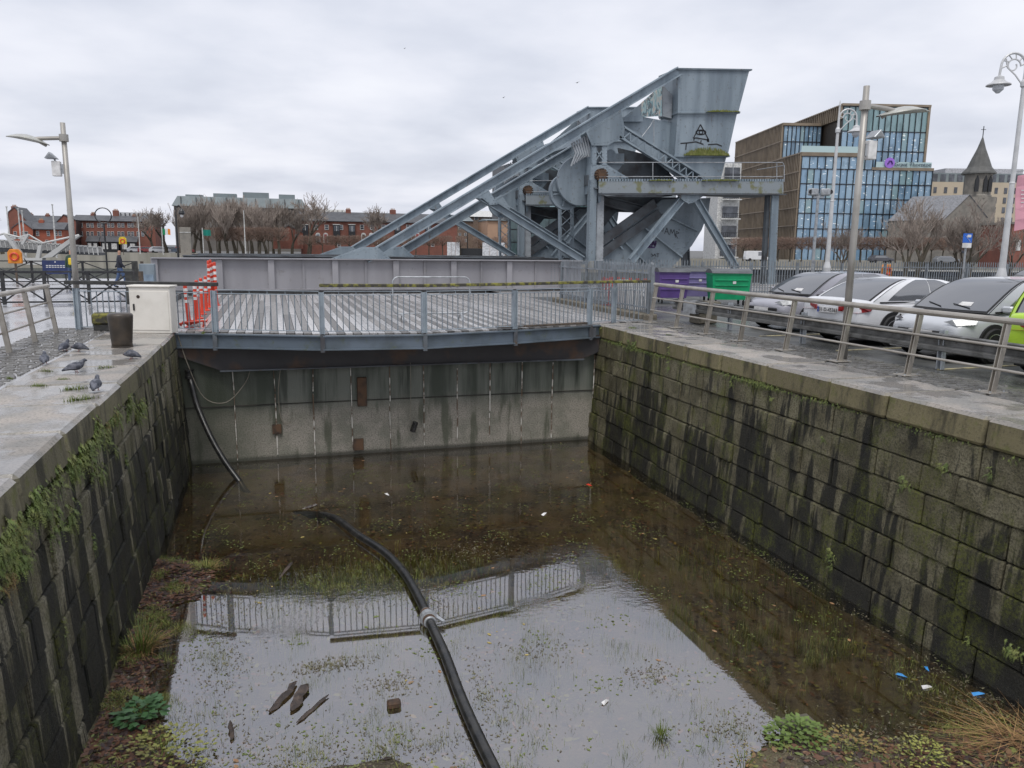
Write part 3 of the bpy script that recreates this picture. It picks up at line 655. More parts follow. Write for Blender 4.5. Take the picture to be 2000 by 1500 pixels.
# spray painted marks, on the face of the steel
inkb = flat('black_spray', (.012, .012, .014), .6); inkp = flat('purple_spray', (.05, .02, .10), .6)
def mark(name, strokes, y, mat, w=.05):
    m = MB()
    for s in strokes:
        pts = [F(a, b, y)-BO for a, b in s]
        for a, b in zip(pts, pts[1:]):
            d = (b-a); d.normalize(); m.beam(a-d*w*.3, b+d*w*.3, .006, w, up=(0, 1, 0)) if False else m.add([a+Vector((-d.z, 0, d.x))*w/2, b+Vector((-d.z, 0, d.x))*w/2, b-Vector((-d.z, 0, d.x))*w/2, a-Vector((-d.z, 0, d.x))*w/2], [(0, 1, 2, 3)])
    return m.build(name, mat, br, fix=False)
def arc(cx_, cy_, rx, ry, a0, a1, n=12): return [(cx_+rx*math.cos(a0+(a1-a0)*i/n), cy_+ry*math.sin(a0+(a1-a0)*i/n)) for i in range(n+1)]
mark('painted_eye', [[(1588, 378), (1619, 318), (1655, 385), (1600, 376), (1588, 378)], arc(1621, 352, 22, 10, 0, 2*PI), arc(1621, 352, 8, 8, 0, 2*PI), [(1650, 378), (1656, 392), (1648, 390), (1652, 378)],
     [(1532, 400), (1560, 398), (1600, 393), (1632, 404)], [(1558, 398), (1555, 428)], [(1590, 388), (1592, 378)], [(1620, 397), (1622, 386)], [(1652, 405), (1690, 403), (1712, 412)]], YF+.018, inkb, .06)
mark('painted_tag', [[(1470, 775), (1480, 757), (1495, 762), (1490, 780), (1470, 775)], [(1498, 790), (1508, 765), (1516, 795)], [(1500, 782), (1514, 784)], [(1520, 797), (1526, 770), (1531, 790), (1540, 772), (1543, 800)], [(1545, 808), (1550, 780), (1562, 788), (1546, 794), (1556, 812)], [(1560, 770), (1564, 776)]], YF+.88, inkb, .028)
mark('painted_tag', [[(1402, 850), (1412, 825), (1418, 852)], [(1418, 828), (1432, 850), (1436, 826)], [(1440, 852), (1446, 824), (1456, 848), (1460, 822)], [(1402, 842), (1462, 836)], [(1405, 830), (1458, 828)], [(1410, 850), (1455, 852)]], YF+.88, inkp, .07)
mark('painted_tag', [[(1438, 880), (1448, 888), (1440, 892)], [(1450, 890), (1454, 880), (1460, 892)], [(1462, 880), (1474, 880)], [(1468, 880), (1468, 894)]], YF+.88, inkb, .03)
# ------------------------------------------------------------------ lettering
def text_mesh(txt, size, mat, ext=.002):
    c = bpy.data.curves.new('lettering', 'FONT'); c.body = txt; c.size = size; c.extrude = ext; c.align_x = 'CENTER'; c.align_y = 'CENTER'; c.resolution_u = 2
    o = bpy.data.objects.new('lettering', c); COL.objects.link(o); bpy.context.view_layer.update()
    me = bpy.data.meshes.new_from_object(o.evaluated_get(bpy.context.evaluated_depsgraph_get())); bpy.data.objects.remove(o)
    me.materials.clear(); me.materials.append(mat); return me
ink = flat('ink', (.01, .01, .012), .5); redp = M('red_plastic', (.62, .05, .02), .4, 0, (.5, .045, .02), scale=5, rv=.08)
whitep = M('white_plastic', (.72, .71, .70), .4, 0, (.55, .54, .53), scale=6, rv=.04)
# ------------------------------------------------------------------ left quay furniture
cab = empty('utility_cabinet', (-2.73, 19.60, 0), -.30, label='cream metal utility cabinet standing at the dock corner', cat='cabinet')
MB().box((0, .17, .53), (.94, .34, 1.06)).build('body', cream, cab, bevel=.012); MB().box((0, .17, 1.08), (1.0, .42, .045)).build('lid', cream, cab, bevel=.01)
dr_ = MB().box((0, -.008, .52), (.86, .016, .90)).build('door', cream, cab, bevel=.006); MB().box((-.36, -.025, .60), (.035, .03, .15)).build('handle', ink, dr_, bevel=.005)
MB().lathe([(.04, 0), (.04, .004)], (-.25, -.021, .84), 12, 'Y').build('rust_spot', rust, dr_)
boll_m = M('bollard_iron', (.032, .026, .020), .45, 0, (.055, .042, .03), scale=5, bmp=.2)
def bollard(loc, label, r, h, rz=0):
    b = empty('mooring_bollard', loc, rz, label=label, cat='bollard')
    MB().lathe([(r*.80, 0), (r*.82, .1), (r*.92, h*.55), (r*.99, h*.86), (r*1.0, h*.92), (r*.96, h*.97), (r*.8, h)], (0, 0, 0), 24).build('shaft', boll_m, b, smooth=True); MB().lathe([(r*.86, 0), (r*.84, .035)], (0, 0, 0), 24).build('foot_collar', boll_m, b); return b
bollard((-2.93, 17.05, 0), 'tall tapered black iron mooring bollard beside the cream cabinet', .235, .68)
bk = empty('timber_block', (-3.87, 20.55, 0), .1, label='squat black timber block seen through the short railing', cat='timber block')
MB().box((0, 0, .07), (.46, .4, .14)).build('foot', tim_black, bk); MB().box((0, 0, .28), (.52, .46, .26)).build('cap', tim_moss, bk, bevel=.04)
# pigeons
pg_body = M('pigeon_plumage', (.045, .05, .066), .6, 0, (.12, .125, .15), scale=14, lo=.45, hi=.6, rv=.25, bmp=.2); pg_leg = flat('pigeon_leg', (.30, .07, .05))
def pigeon_body(headdown):
    hd = -.10 if headdown else 0
    path = [(-.19, 0, .085), (-.14, 0, .105), (-.08, 0, .125), (-.02, 0, .135), (.04, 0, .14), (.085, 0, .155+hd*.3), (.11, 0, .185+hd*.7), (.125, 0, .215+hd), (.145, 0, .222+hd), (.165, 0, .216+hd), (.185, 0, .208+hd)]
    r = [.012, .028, .048, .064, .066, .052, .034, .027, .028, .018, .003]; m = MB().tube(path, r, 12)
    m.v = [(x, y*(1.15 if x < .08 else 1), z*(1 if x > -.1 else .98)) for x, y, z in m.v]
    for s in (-1, 1): m.add([(.06, s*.060, .165), (.07, s*.066, .12), (-.05, s*.073, .105), (-.17, s*.03, .10), (-.08, s*.05, .16)], [(0, 1, 2, 3, 4)])
    return m.mesh('body', pg_body, smooth=True)
pbA, pbB = pigeon_body(False), pigeon_body(True)
plg = MB().tube([(0, 0, .085), (.005, 0, .005)], .005, 5).tube([(0, 0, .004), (.03, 0, .003)], .004, 4).tube([(0, 0, .004), (.02, .02, .003)], .004, 4).tube([(0, 0, .004), (.02, -.02, .003)], .004, 4).mesh('leg', pg_leg)
eye = MB().lathe([(.001, 0), (.006, .003), (.001, .006)], (0, 0, 0), 6, 'Y').mesh('eye', flat('pigeon_eye', (.5, .12, .02)))
for x, y, rz, b, lb in ((-3.86, 16.6, 1.3, pbA, 'upright grey pigeon next to another on the cobble edge'), (-3.58, 16.5, 2.7, pbB, 'grey pigeon with lowered head in the puddle behind its neighbour'), (-3.77, 14.85, 1.75, pbA, 'grey pigeon standing alone on the wet cobbles'),
                        (-3.08, 13.8, .5, pbA, 'grey pigeon standing in the puddle on the coping'), (-2.43, 11.95, 1.57, pbA, 'nearest grey pigeon seen from behind on the dock edge'), (-2.47, 15.2, 2.6, pbB, 'hunched grey pigeon on the dock edge by the bollard')):
    p = empty('pigeon', (x, y, .005), rz, label=lb, cat='pigeon', group='pigeons on the left quay'); p.scale = (1.02,)*3
    obj('body', b, p, (0, 0, -.042)); obj('leg', plg, p, (0, .025, 0), (0, 0, 0), (1, 1, .55)); obj('leg', plg, p, (.012, -.025, 0), (0, 0, 0), (1, 1, .55))
    for s in (-.026, .022): obj('eye', eye, p, (.145, s, .183 if b is pbA else .083))
# flexible orange posts
def delineator(loc, label, tilt=0, rz=0, h=1.05):
    d = empty('traffic_post', loc, rz, label=label, cat='traffic post', group='orange flexible posts along the deck'); d.rotation_euler = (0, tilt, rz)
    s = h/1.05; c = MB().lathe([(.055*s, .04), (.05, .25*s), (.045, h), (.03, h+.02)], (0, 0, 0), 10).build('post', redp, d)
    MB().lathe([(.12, 0), (.12, .03), (.07, .05)], (0, 0, 0), 12).build('base', redp, d)
    for z in (.62, .76, .9): MB().lathe([(.0515, z*s), (.051, z*s+.07*s)], (0, 0, 0), 10).build('reflective_band', whitep, c)
for i, (x, y, t) in enumerate(((-2.02, 20.75, -.05), (-1.98, 21.8, .04), (-2.0, 23.2, -.02), (-2.02, 24.6, .0), (-2.02, 26.0, .02), (-2.0, 27.4, .0))):
    delineator((x, y, .0), ['nearest leaning orange post with red and white tape at its foot', 'second orange post from the cabinet', 'third orange post from the cabinet', 'fourth orange post from the cabinet', 'fifth orange post from the cabinet', 'sixth orange post from the cabinet'][i], t)
for k, (dx, dy) in enumerate(((0, 0), (.14, .05), (.28, .1), (.42, .02), (.1, .22), (.3, .25))):
    p = at(408+4*(k % 4), 540, 28.2+dy*3); delineator((p.x, 28.2+dy*3, 0), 'tall orange and white post in the tight cluster at the row end, %s' % ['leftmost front', 'second', 'third', 'rightmost', 'left rear', 'right rear'][k], 0, 0, 1.35+.03*k)
tape = empty('barrier_tape', (-1.9, 20.55, .02), label='crumpled red and white barrier tape at the foot of the first post', cat='tape')
for k in range(3):
    pts = [(random.uniform(-.35, .35), random.uniform(-.06, .06), random.uniform(.02, .18)) for _ in range(9)]
    MB().tube(pts, .025, 4).build('tape_loop', redp if k else whitep, tape)
# crowd barrier
cb = empty('crowd_barrier', (4.2, 21.4, 0), -.04, label='galvanised crowd barrier standing on the deck', cat='barrier')
def rrect(w_, z0, z1, r):
    P = []
    for cx_, cz_, a0 in ((w_/2-r, z1-r, 0), (-w_/2+r, z1-r, PI/2), (-w_/2+r, z0+r, PI), (w_/2-r, z0+r, 1.5*PI)):
        P += [(cx_+r*math.cos(a0+PI/2*i/5), 0, cz_+r*math.sin(a0+PI/2*i/5)) for i in range(6)]
    return P+[P[0]]
MB().tube(rrect(2.15, .22, 1.22, .16), .021, 8, cap=False).build('frame', galv, cb, smooth=True)
for s in (-.82, .82):
    MB().tube([(s, -.3, .01), (s, -.28, .05), (s, -.04, .22), (s, .04, .22), (s, .28, .05), (s, .3, .01)], .018, 6).build('foot', galv, cb)
    MB().tube([(s+.1, -.2, .02), (s-.05, 0, .22)], .014, 5).build('hook', galv, cb)
tag(MB().beam((5.4, 19.02, .05), (6.2, 19.12, .06), .16, .05).beam((6.2, 19.10, .055), (8.1, 19.62, .055), .14, .05).build('loose_plank', timber, bevel=.006), 'weathered brown plank lying along the deck edge outside the balusters', 'plank')
# ------------------------------------------------------------------ street lamps with wing reflectors
wing_m = M('lamp_wing', (.50, .50, .46), .35, .1, (.40, .40, .36), scale=5, dirt=(.16, .16, .06)); pole_m = M('lamp_pole', (.37, .355, .33), .45, .35, (.28, .265, .24), scale=2, rv=.05)
def wing_lamp(loc, h, dirx, label, camz):
    L = empty('street_lamp', loc, label=label, cat='street lamp'); d = dirx
    MB().tube([(0, 0, 0), (0, 0, h*.5), (0, 0, h)], [.07, .062, .055], 14).build('pole', pole_m, L, smooth=True)
    MB().lathe([(.10, h-.42), (.10, h-.26)], (0, 0, 0), 14).build('clamp', pole_m, L)
    MB().tube([(0, 0, h-.34), (d*.5, -.02, h-.38), (d*.62, -.03, h-.40)], .045, 10).tube([(d*.6, -.03, h-.40), (d*.36, -.05, h-.54)], .03, 8).build('arm', pole_m, L)
    rows = []
    for i in range(9):
        t = i/8; x = d*(.32+t*(.85 if d < 0 else 1.15)); w_ = .02+.42*math.sin(PI*min(1, t*1.05+.02))**.8*(1-.35*t); zc = h-.52+.27*t-.12*t*t
        rows.append([(x, y*w_, zc+.10*(1-abs(y))*math.sin(PI*t)) for y in (-1, -.5, 0, .5, 1)])
    m = MB(); m.v = [p for r in rows for p in r]+[(x, y, z+.018) for r in rows for x, y, z in r]; n = 5
    m.f = [(i*n+j, i*n+j+1, (i+1)*n+j+1, (i+1)*n+j) for i in range(8) for j in range(4)]+[(45+i*n+j, 45+(i+1)*n+j, 45+(i+1)*n+j+1, 45+i*n+j+1) for i in range(8) for j in range(4)]
    m.f += [(i*n, (i+1)*n, 45+(i+1)*n, 45+i*n) for i in range(8)]+[(i*n+4, 45+i*n+4, 45+(i+1)*n+4, (i+1)*n+4) for i in range(8)]
    m.build('wing_reflector', wing_m, L, smooth=True)
    bx = MB().box((d*.20, 0, camz), (.18, .16, .34)).build('control_box', whitep, L, bevel=.012); MB().box((d*.1, 0, camz), (.06, .06, .22)).build('bracket', galv, bx)
    hd = MB().prism([(d*.16, -.12, camz+.22), (d*.42, -.12, camz+.22), (d*.31, -.12, camz+.37)], (0, .26, 0)).build('floodlight_housing', galv, L, bevel=.01)
    MB().prism([(d*.21, -.13, camz+.24), (d*.37, -.13, camz+.24), (d*.30, -.13, camz+.325)], (0, .01, 0)).build('floodlight_glass', flat('dull_glass', (.2, .21, .22), .1), hd); MB().tube([(d*.2, 0, camz+.12), (d*.24, 0, camz+.24)], .02, 6).build('stalk', galv, hd)
    return L
hL = at(130, 240, 20.95).z; wing_lamp((-4.50, 20.95, 0), hL, -1, 'grey street lamp with wing reflector above the left promenade', at(122, 330, 20.95).z)
hR = at(1683, 167, 12.42).z; wing_lamp((10.52, 12.42, 0), hR, 1, 'grey street lamp with wing reflector behind the right railing', at(1690, 293, 12.42).z)
# ------------------------------------------------------------------ crash barrier
cr = empty('crash_barrier', (11.28, 7, 0), label='weathered galvanised crash barrier in front of the parked cars', cat='crash barrier')
grd = M('weathered_galv', (.20, .20, .195), .5, .4, (.085, .085, .08), scale=3, dirt=(.06, .05, .04))
prof = [(0, .62), (-.05, .60), (-.05, .54), (.02, .50), (.02, .42), (-.05, .38), (-.05, .32), (0, .30)]
m = MB(); m.v = [(dx+e, y, z+.02) for y in (-1, 13.6) for e in (0, .012) for dx, z in prof]; k = len(prof)
for a, b in ((0, 2*k), (k, 3*k)): m.f += [(a+i, a+i+1, b+i+1, b+i) for i in range(k-1)]
m.build('w_beam', grd, cr, fix=False)
for y in (17.68, 14.72, 10.9, 8.0): MB().box((.10-.02, y-7, .35), (.02, .11, .70)).box((.04, y-7-.05, .35), (.07, .02, .7)).box((.04, y-7+.05, .35), (.07, .02, .7)).build('post', M('post_pale', (.42, .45, .48), .4, .3) if y > 17 else bpy.data.materials['post_pale'], cr)
# ------------------------------------------------------------------ cars
glass_m = new_mat('car_glass')[0]; gb = glass_m.node_tree.nodes['Principled BSDF']; gb.inputs['Base Color'].default_value = (.055, .06, .068, 1); gb.inputs['Roughness'].default_value = .06; gb.inputs['Specular IOR Level'].default_value = 1.0; gb.inputs['IOR'].default_value = 2.05
tyre_m = M('tyre', (.014, .014, .015), .7, rv=0); rim_m = M('alloy', (.42, .42, .43), .3, .8, (.3, .3, .3), rv=0); under = flat('underbody', (.012, .012, .013), .7)
lamp_red = M('lamp_red', (.30, .01, .012), .15, rv=0, coat=.6); lamp_clear = M('lamp_clear', (.20, .21, .22), .25, .1, (.34, .35, .36), rv=0, coat=.4, scale=12)
def car_paint(name, c): return M(name, c, .32, 0, tuple(x*.93 for x in c), rv=0, coat=.7, scale=1.5)
def wheel_parts(parent, x, y, r, s):
    w_ = empty('wheel', (x, y, r)); w_.parent = parent
    ty = shared(('tyre', r), lambda: MB().lathe([(r*.66, -.10), (r*.93, -.11), (r, -.07), (r, .07), (r*.93, .11), (r*.66, .10)], (0, 0, 0), 28, 'Y').mesh('tyre', tyre_m, smooth=False))
    def rim():
        m = MB().lathe([(r*.60, -.02), (r*.69, -.02), (r*.69, .10), (r*.64, .105), (r*.60, .06)], (0, 0, 0), 28, 'Y').lathe([(.001, .08), (.06, .085), (.07, .03)], (0, 0, 0), 12, 'Y')
        for k in range(5):
            for q in (-.13, .13):
                a = k*2*PI/5+q; m.beam((.04*math.cos(a), .075, .04*math.sin(a)), (r*.66*math.cos(a), .075, r*.66*math.sin(a)), .045, .03, up=(0, 1, 0))
        return m.mesh('rim', rim_m)
    obj('tyre', ty, w_); obj('rim', shared(('rim', r), rim), w_, (0, 0, 0), (0, 0, 0 if s > 0 else PI))
    MB().lathe([(r*.62, -.03), (r*.62, 0)], (0, .02 if s > 0 else -.02, 0), 20, 'Y').build('brake_shadow', under, w_)
def car(name, loc, th, label, paint, L, Wd, st, cabin, front, rear, wr=.33, wx=(-1.4, 1.42)):
    """st: (x, halfwidth, zbottom, zshoulder, ztop) along the length; cabin: xr0,xf0,xr1,xf1,zb,zt,w0,w1"""
    c = empty(name, loc, th, label=label, cat='car', group='cars parked beside the dock'); n = 14; m = MB()
    for x, w_, zb, zs, zt in st:
        half = [(0, zb), (w_*.80, zb), (w_*.96, zb+.10), (w_, zb+.26), (w_*.985, zs-.04), (w_*.93, (zs+zt)/2+.01), (w_*.60, zt), (0, zt+.015)]
        ring = half+[(-y, z) for y, z in half[-2:0:-1]]; m.v += [(x, y, z) for y, z in ring]
    k = len(st); m.f = [(i*n+j, i*n+(j+1) % n, (i+1)*n+(j+1) % n, (i+1)*n+j) for i in range(k-1) for j in range(n)]+[tuple(range(n-1, -1, -1)), tuple((k-1)*n+j for j in range(n))]
    b = m.build('body', paint, c, smooth=True); sd = b.modifiers.new('sub', 'SUBSURF'); sd.levels = sd.render_levels = 2
    xr0, xf0, xr1, xf1, zb, zt, w0, w1 = cabin
    def prm(v): e = v**.95; return xr0+(xr1-xr0)*e, xf0+(xf1-xf0)*e, zb+(zt-zb)*math.sin(v*PI/2)**.93, w0+(w1-w0)*v**1.5
    def S(side, u, v, off=0):
        xr, xf, z, hw = prm(v); q = 1-(2*u-1)**2
        if side == 'f': return (xf+.14*q*(1-.4*v)+off, (2*u-1)*hw*.97, z+off*.5)
        if side == 'r': return (xr-.12*q*(1-.3*v)-off, (2*u-1)*hw*.97, z+off*.5)
        y = hw+.03*q+off; return (xr+(xf-xr)*u, y if side == 'l' else -y, z)
    def patch(side, us, vs_, off=0, poly=None):
        g = MB(); nu, nv = len(us), len(vs_); g.v = [S(side, u, v, off) for v in vs_ for u in us]; g.f = [(j*nu+i, j*nu+i+1, (j+1)*nu+i+1, (j+1)*nu+i) for j in range(nv-1) for i in range(nu-1)]; return g
    fr = lambda a, b, n_: [a+(b-a)*i/n_ for i in range(n_+1)]
    sh = MB()
    for s in 'frlR':
        g = patch('l' if s == 'l' else ('x' if s == 'R' else s), fr(0, 1, 8), fr(0, 1, 6)); sh.add(g.v, g.f)
    rf = MB(); us = fr(0, 1, 8); xr, xf, z, hw = prm(1)
    for v in us:
        for u in us:
            y = (2*v-1)*(hw+.03*(1-(2*u-1)**2)); X0 = xr-.084*(1-(2*v-1)**2); X1 = xf+.084*(1-(2*v-1)**2); rf.v.append((X0+(X1-X0)*u, y*.998, z+.035*(1-(2*u-1)**4)*(1-(2*v-1)**2)))
    rf.f = [(j*9+i, j*9+i+1, (j+1)*9+i+1, (j+1)*9+i) for j in range(8) for i in range(8)]; sh.add(rf.v, rf.f)
    sh.build('cabin', paint, c, smooth=True, fix=True)
    patch('f', fr(.005, .995, 8), fr(.0, .985, 6), .004).build('screen_seal', under, c, smooth=True); patch('r', fr(.04, .96, 8), fr(.02, .95, 6), .004).build('screen_seal', under, c, smooth=True)
    for q in (.30, .66): MB().tube([S('f', q+.12, .06, .022), S('f', q-.12, .12, .022)], .009, 5).build('wiper', under, c)
    for q in (.30, .70): MB().add([S('f', q-.10, .10, .012), S('f', q+.06, .10, .012), S('f', q+.05, .17, .012), S('f', q-.09, .17, .012)], [(0, 1, 2, 3)]).build('dash_paper', whitep, c, fix=False) if q > .5 and front else None
    patch('f', fr(.03, .97, 8), fr(.03, .96, 6), .008).build('windscreen', glass_m, c, smooth=True); patch('r', fr(.07, .93, 8), fr(.06, .92, 6), .008).build('rear_window', glass_m, c, smooth=True)
    for s in ('l', 'x'):
        for a, b_, nm in ((.11, .50, 'rear_side_window'), (.515, .90, 'front_side_window')):
            g = MB(); q = fr(0, 1, 6)
            for v in q:
                vv = .08+.80*v
                for u in q:
                    sk = .06*(1-v) if False else 0; lo = a+(.09*v*v if a < .2 else 0); hi = b_-(.10*v if b_ > .8 else 0); g.v.append(S(s, lo+(hi-lo)*u, vv, .008))
            g.f = [(j*7+i, j*7+i+1, (j+1)*7+i+1, (j+1)*7+i) for j in range(6) for i in range(6)]; g.build(nm, glass_m, c, smooth=True)
    hwid = Wd/2
    for s in (1, -1): MB().beam((xr0+.25, s*(w0+.012), zb+.035), (xf0-.15, s*(w0+.012), zb+.02), .02, .03).build('belt_trim', under, c); MB().beam((-L/2+.9, s*(hwid-.02), .27), (L/2-.95, s*(hwid-.02), .27), .05, .10).build('sill', under, c)
    for x in wx:
        for s in (1, -1):
            MB().lathe([(wr*1.16, -.02), (wr*1.16, .02)], (x, s*(hwid-.012), wr+.02), 28, 'Y').build('wheel_arch', under, c); wheel_parts(c, x, s*(hwid-.065), wr, s)
    MB().box((0, 0, .22), (L*.86, Wd*.86, .16)).build('floor_pan', under, c)
    for s in (1, -1): MB().box((xf0-.35, s*(hwid+.07), zb+.08), (.12, .2, .13)).build('door_mirror', paint, c, bevel=.03)
    xf_, xr_ = L/2, -L/2
    for s in (1, -1):
        if front: MB().add([(xf_-.42, s*(hwid-.02), front[0]+.02), (xf_-.06, s*(hwid-.30), front[0]-.05), (xf_-.01, s*(hwid-.45), front[0]-.10), (xf_-.06, s*(hwid-.20), front[0]-.16), (xf_-.30, s*(hwid+.005), front[0]-.12)], [(0, 1, 2, 3, 4)]).build('headlight', lamp_clear, c)
        if rear: MB().prism([(xr_-.0, s*(hwid-.60), rear[0]-.05), (xr_-.0, s*(hwid-.60), rear[0]+.05), (xr_+.10, s*(hwid-.1), rear[0]+.08), (xr_+.38, s*(hwid+.004), rear[0]+.08), (xr_+.30, s*(hwid+.008), rear[0]-.03), (xr_+.06, s*(hwid-.12), rear[0]-.07)], (-.035, s*.006, 0)).build('tail_light', lamp_red, c)
    if front:
        MB().box((xf_-.02, 0, front[1]), (.10, Wd*.62, .16)).build('grille', under, c, bevel=.02); MB().box((xf_-.0, 0, front[1]+.02), (.10, .52, .11)).build('number_plate', whitep, c)
        MB().box((xf_-.06, 0, .22), (.16, Wd*.80, .07)).build('bumper_lip', chrome, c, bevel=.02)
    if rear and rear[1]:
        pl = MB().box((xr_-.035, 0, rear[0]-.05), (.03, .54, .125)).build('number_plate', whitep, c, bevel=.003)
        obj('lettering', text_mesh(rear[1], .115, ink), pl, (xr_-.0525, -.03, rear[0]-.05), (PI/2, 0, -PI/2)); MB().box((xr_-.0515, .245, rear[0]-.05), (.004, .045, .12)).build('blue_band', flat('plate_blue', (.02, .08, .45)), pl)
        MB().box((xr_+.02, 0, .30), (.12, Wd*.7, .14)).build('rear_valance', under, c, bevel=.02)
    return c
chrome = flat('chrome', (.6, .6, .61), .12, 1)
def stations(L, W_, hood, boot, belt, zb=.20):
    h = L/2; w_ = W_/2
    return [(-h, w_*.80, zb+.20, boot-.16, boot-.08), (-h+.05, w_*.90, zb+.08, boot-.08, boot-.01), (-h+.25, w_*.97, zb+.03, boot-.03, boot+.02), (-h+.75, w_, zb, belt-.04, belt), (-h+1.4, w_, zb, belt, belt+.02), (0, w_, zb, belt-.02, belt+.01), (h-1.5, w_, zb, belt-.05, belt-.01), (h-1.1, w_, zb, hood-.03, hood+.03), (h-.55, w_*.98, zb+.02, hood-.10, hood-.02), (h-.2, w_*.92, zb+.04, hood-.20, hood-.10), (h-.04, w_*.82, zb+.08, hood-.28, hood-.19), (h, w_*.72, zb+.14, hood-.34, hood-.26)]
A25 = math.radians(5); p_white = car_paint('white_car_paint', (.74, .75, .77)); p_silver = car_paint('silver_car_paint', (.50, .52, .55)); p_grey = car_paint('grey_car_paint', (.33, .33, .37)); p_lime = car_paint('lime_car_paint', (.45, .68, .05))
car('parked_car', (14.45, 15.0, 0), A25, 'white saloon car parked tail towards the crash barrier', p_white, 4.95, 1.87, stations(4.95, 1.87, .88, 1.02, .94), (-2.12, 1.30, -.70, -.05, .92, 1.45, .87, .62), None, (.80, '231-D-45363'), .34, (-1.48, 1.50))
car('parked_car', (14.4, 17.85, 0), A25+PI, 'grey hatchback facing the crash barrier beyond the white saloon', p_grey, 4.3, 1.78, stations(4.3, 1.78, .90, 1.0, .94), (-2.0, 1.3, -1.1, .05, .92, 1.48, .84, .62), (.84, .52), None, .32, (-1.3, 1.32))
car('parked_car', (14.15, 12.3, 0), A25+PI, 'silver white hatchback facing the crash barrier with alloy wheels', p_silver, 4.25, 1.80, stations(4.25, 1.80, .92, 1.0, .95), (-1.98, 1.45, -1.1, .05, .93, 1.55, .86, .64), (.86, .50), None, .33, (-1.27, 1.30))
gc = car('parked_car', (14.25, 9.65, 0), A25, 'lime green car cut off by the right edge of the picture', p_lime, 4.5, 1.80, stations(4.5, 1.80, .95, 1.08, .98), (-2.1, 1.2, -1.7, .25, .96, 1.60, .85, .66), None, (.84, '212-D-1147'), .34, (-1.3, 1.35))
car('parked_car', (22.3, 17.6, 0), A25+PI, 'silver car half hidden behind the silver white hatchback', p_silver, 4.4, 1.82, stations(4.4, 1.82, .95, 1.05, .98), (-1.95, 1.3, -1.3, .3, .96, 1.60, .85, .64), (.86, .5), None, .33, (-1.3, 1.35))
# ------------------------------------------------------------------ bins, concrete post, plastic barriers
def wheelie(loc, rz, label, col, w_=1.3):
    b = empty('waste_bin', loc, rz, label=label, cat='waste bin', group='large wheeled waste bins'); mt = M('bin_'+label.split()[0]+str(len(bpy.data.materials)), col, .45, 0, tuple(x*.8 for x in col), rv=0, scale=3)
    m = MB()
    for z, k in ((.22, .86), (.5, .92), (.5, .94), (1.12, 1.0), (1.14, 1.03), (1.2, 1.03)): m.v += [(sx*w_/2*k, sy*.46*k, z) for sx, sy in ((-1, -1), (1, -1), (1, 1), (-1, 1))]
    m.f = [(i*4+j, i*4+(j+1) % 4, (i+1)*4+(j+1) % 4, (i+1)*4+j) for i in range(5) for j in range(4)]+[(3, 2, 1, 0), (20, 21, 22, 23)]; bd = m.build('body', mt, b)
    for k in range(3): MB().box((0, -.445-.012*k, .55+.2*k), (w_*.86, .03, .05)).build('moulded_rib', mt, bd, bevel=.008)
    pts = [(-.52+.13*i, 1.2+.16*math.sin(PI*i/8)**.7) for i in range(9)]
    MB().prism([(-w_/2-.03, y, z) for y, z in pts], (w_+.06, 0, 0)).build('lid', M('bin_lid', (.10, .105, .11), .35) if 'bin_lid' not in bpy.data.materials else bpy.data.materials['bin_lid'], b)
    for sx in (-1, 1):
        for sy in (-1, 1): MB().lathe([(.1, -.02), (.1, .02)], (sx*w_*.36, sy*.32, .1), 12, 'X').tube([(sx*w_*.36, sy*.32, .1), (sx*w_*.36, sy*.32, .26)], .02, 6).build('castor', tyre_m, b)
    MB().box((.1, -.476, .86), (.12, .01, .09)).build('sticker', whitep, b); return b
wheelie((16.45, 25.95, 0), -.28, 'green wheeled waste bin with dark lid behind the parked cars', (.0, .30, .12), 1.45)
wheelie((14.75, 27.2, 0), -.28, 'purple wheeled waste bin behind the palisade fence', (.10, .055, .22), 1.15)
wheelie((16.2, 28.0, 0), -.25, 'lilac wheeled waste bin partly hidden behind the green bin', (.22, .19, .38), 1.45)
cbk = empty('concrete_post', (11.62, 19.5, 0), .1, label='stubby stepped concrete post at the end of the crash barrier', cat='concrete post'); stn = M('old_concrete', (.16, .14, .11), .85, 0, (.08, .075, .055), scale=6, bmp=.4)
MB().box((0, 0, .15), (.62, .5, .3)).build('base', stn, cbk, bevel=.03); MB().box((.05, 0, .46), (.72, .55, .32)).build('block', stn, cbk, bevel=.04); MB().box((-.2, .1, .45), (.42, .6, .34)).build('metal_sleeve', galv, cbk)
def plastic_barrier(loc, rz, mat, label):
    b = empty('plastic_barrier', loc, rz, label=label, cat='barrier'); MB().box((0, 0, .98), (.62, .05, .08)).box((0, 0, .12), (.62, .05, .08)).build('frame', mat, b)
    for k in range(6): MB().box((-.27+.108*k, 0, .55), (.06, .045, .8)).build('slat', mat, b, bevel=.008)
    for k in range(3): MB().box((-.24+.24*k, 0, 1.04), (.12, .05, .06)).build('clip', redp, b)
plastic_barrier((10.85, 24.2, .05), -.35, redp, 'red plastic slatted barrier stored behind the palisade fence'); plastic_barrier((11.0, 23.55, .05), -.3, whitep, 'white plastic slatted barrier with red clips behind the palisade fence'); plastic_barrier((11.2, 22.9, .05), -.25, whitep, 'second white plastic barrier nearest the bins')
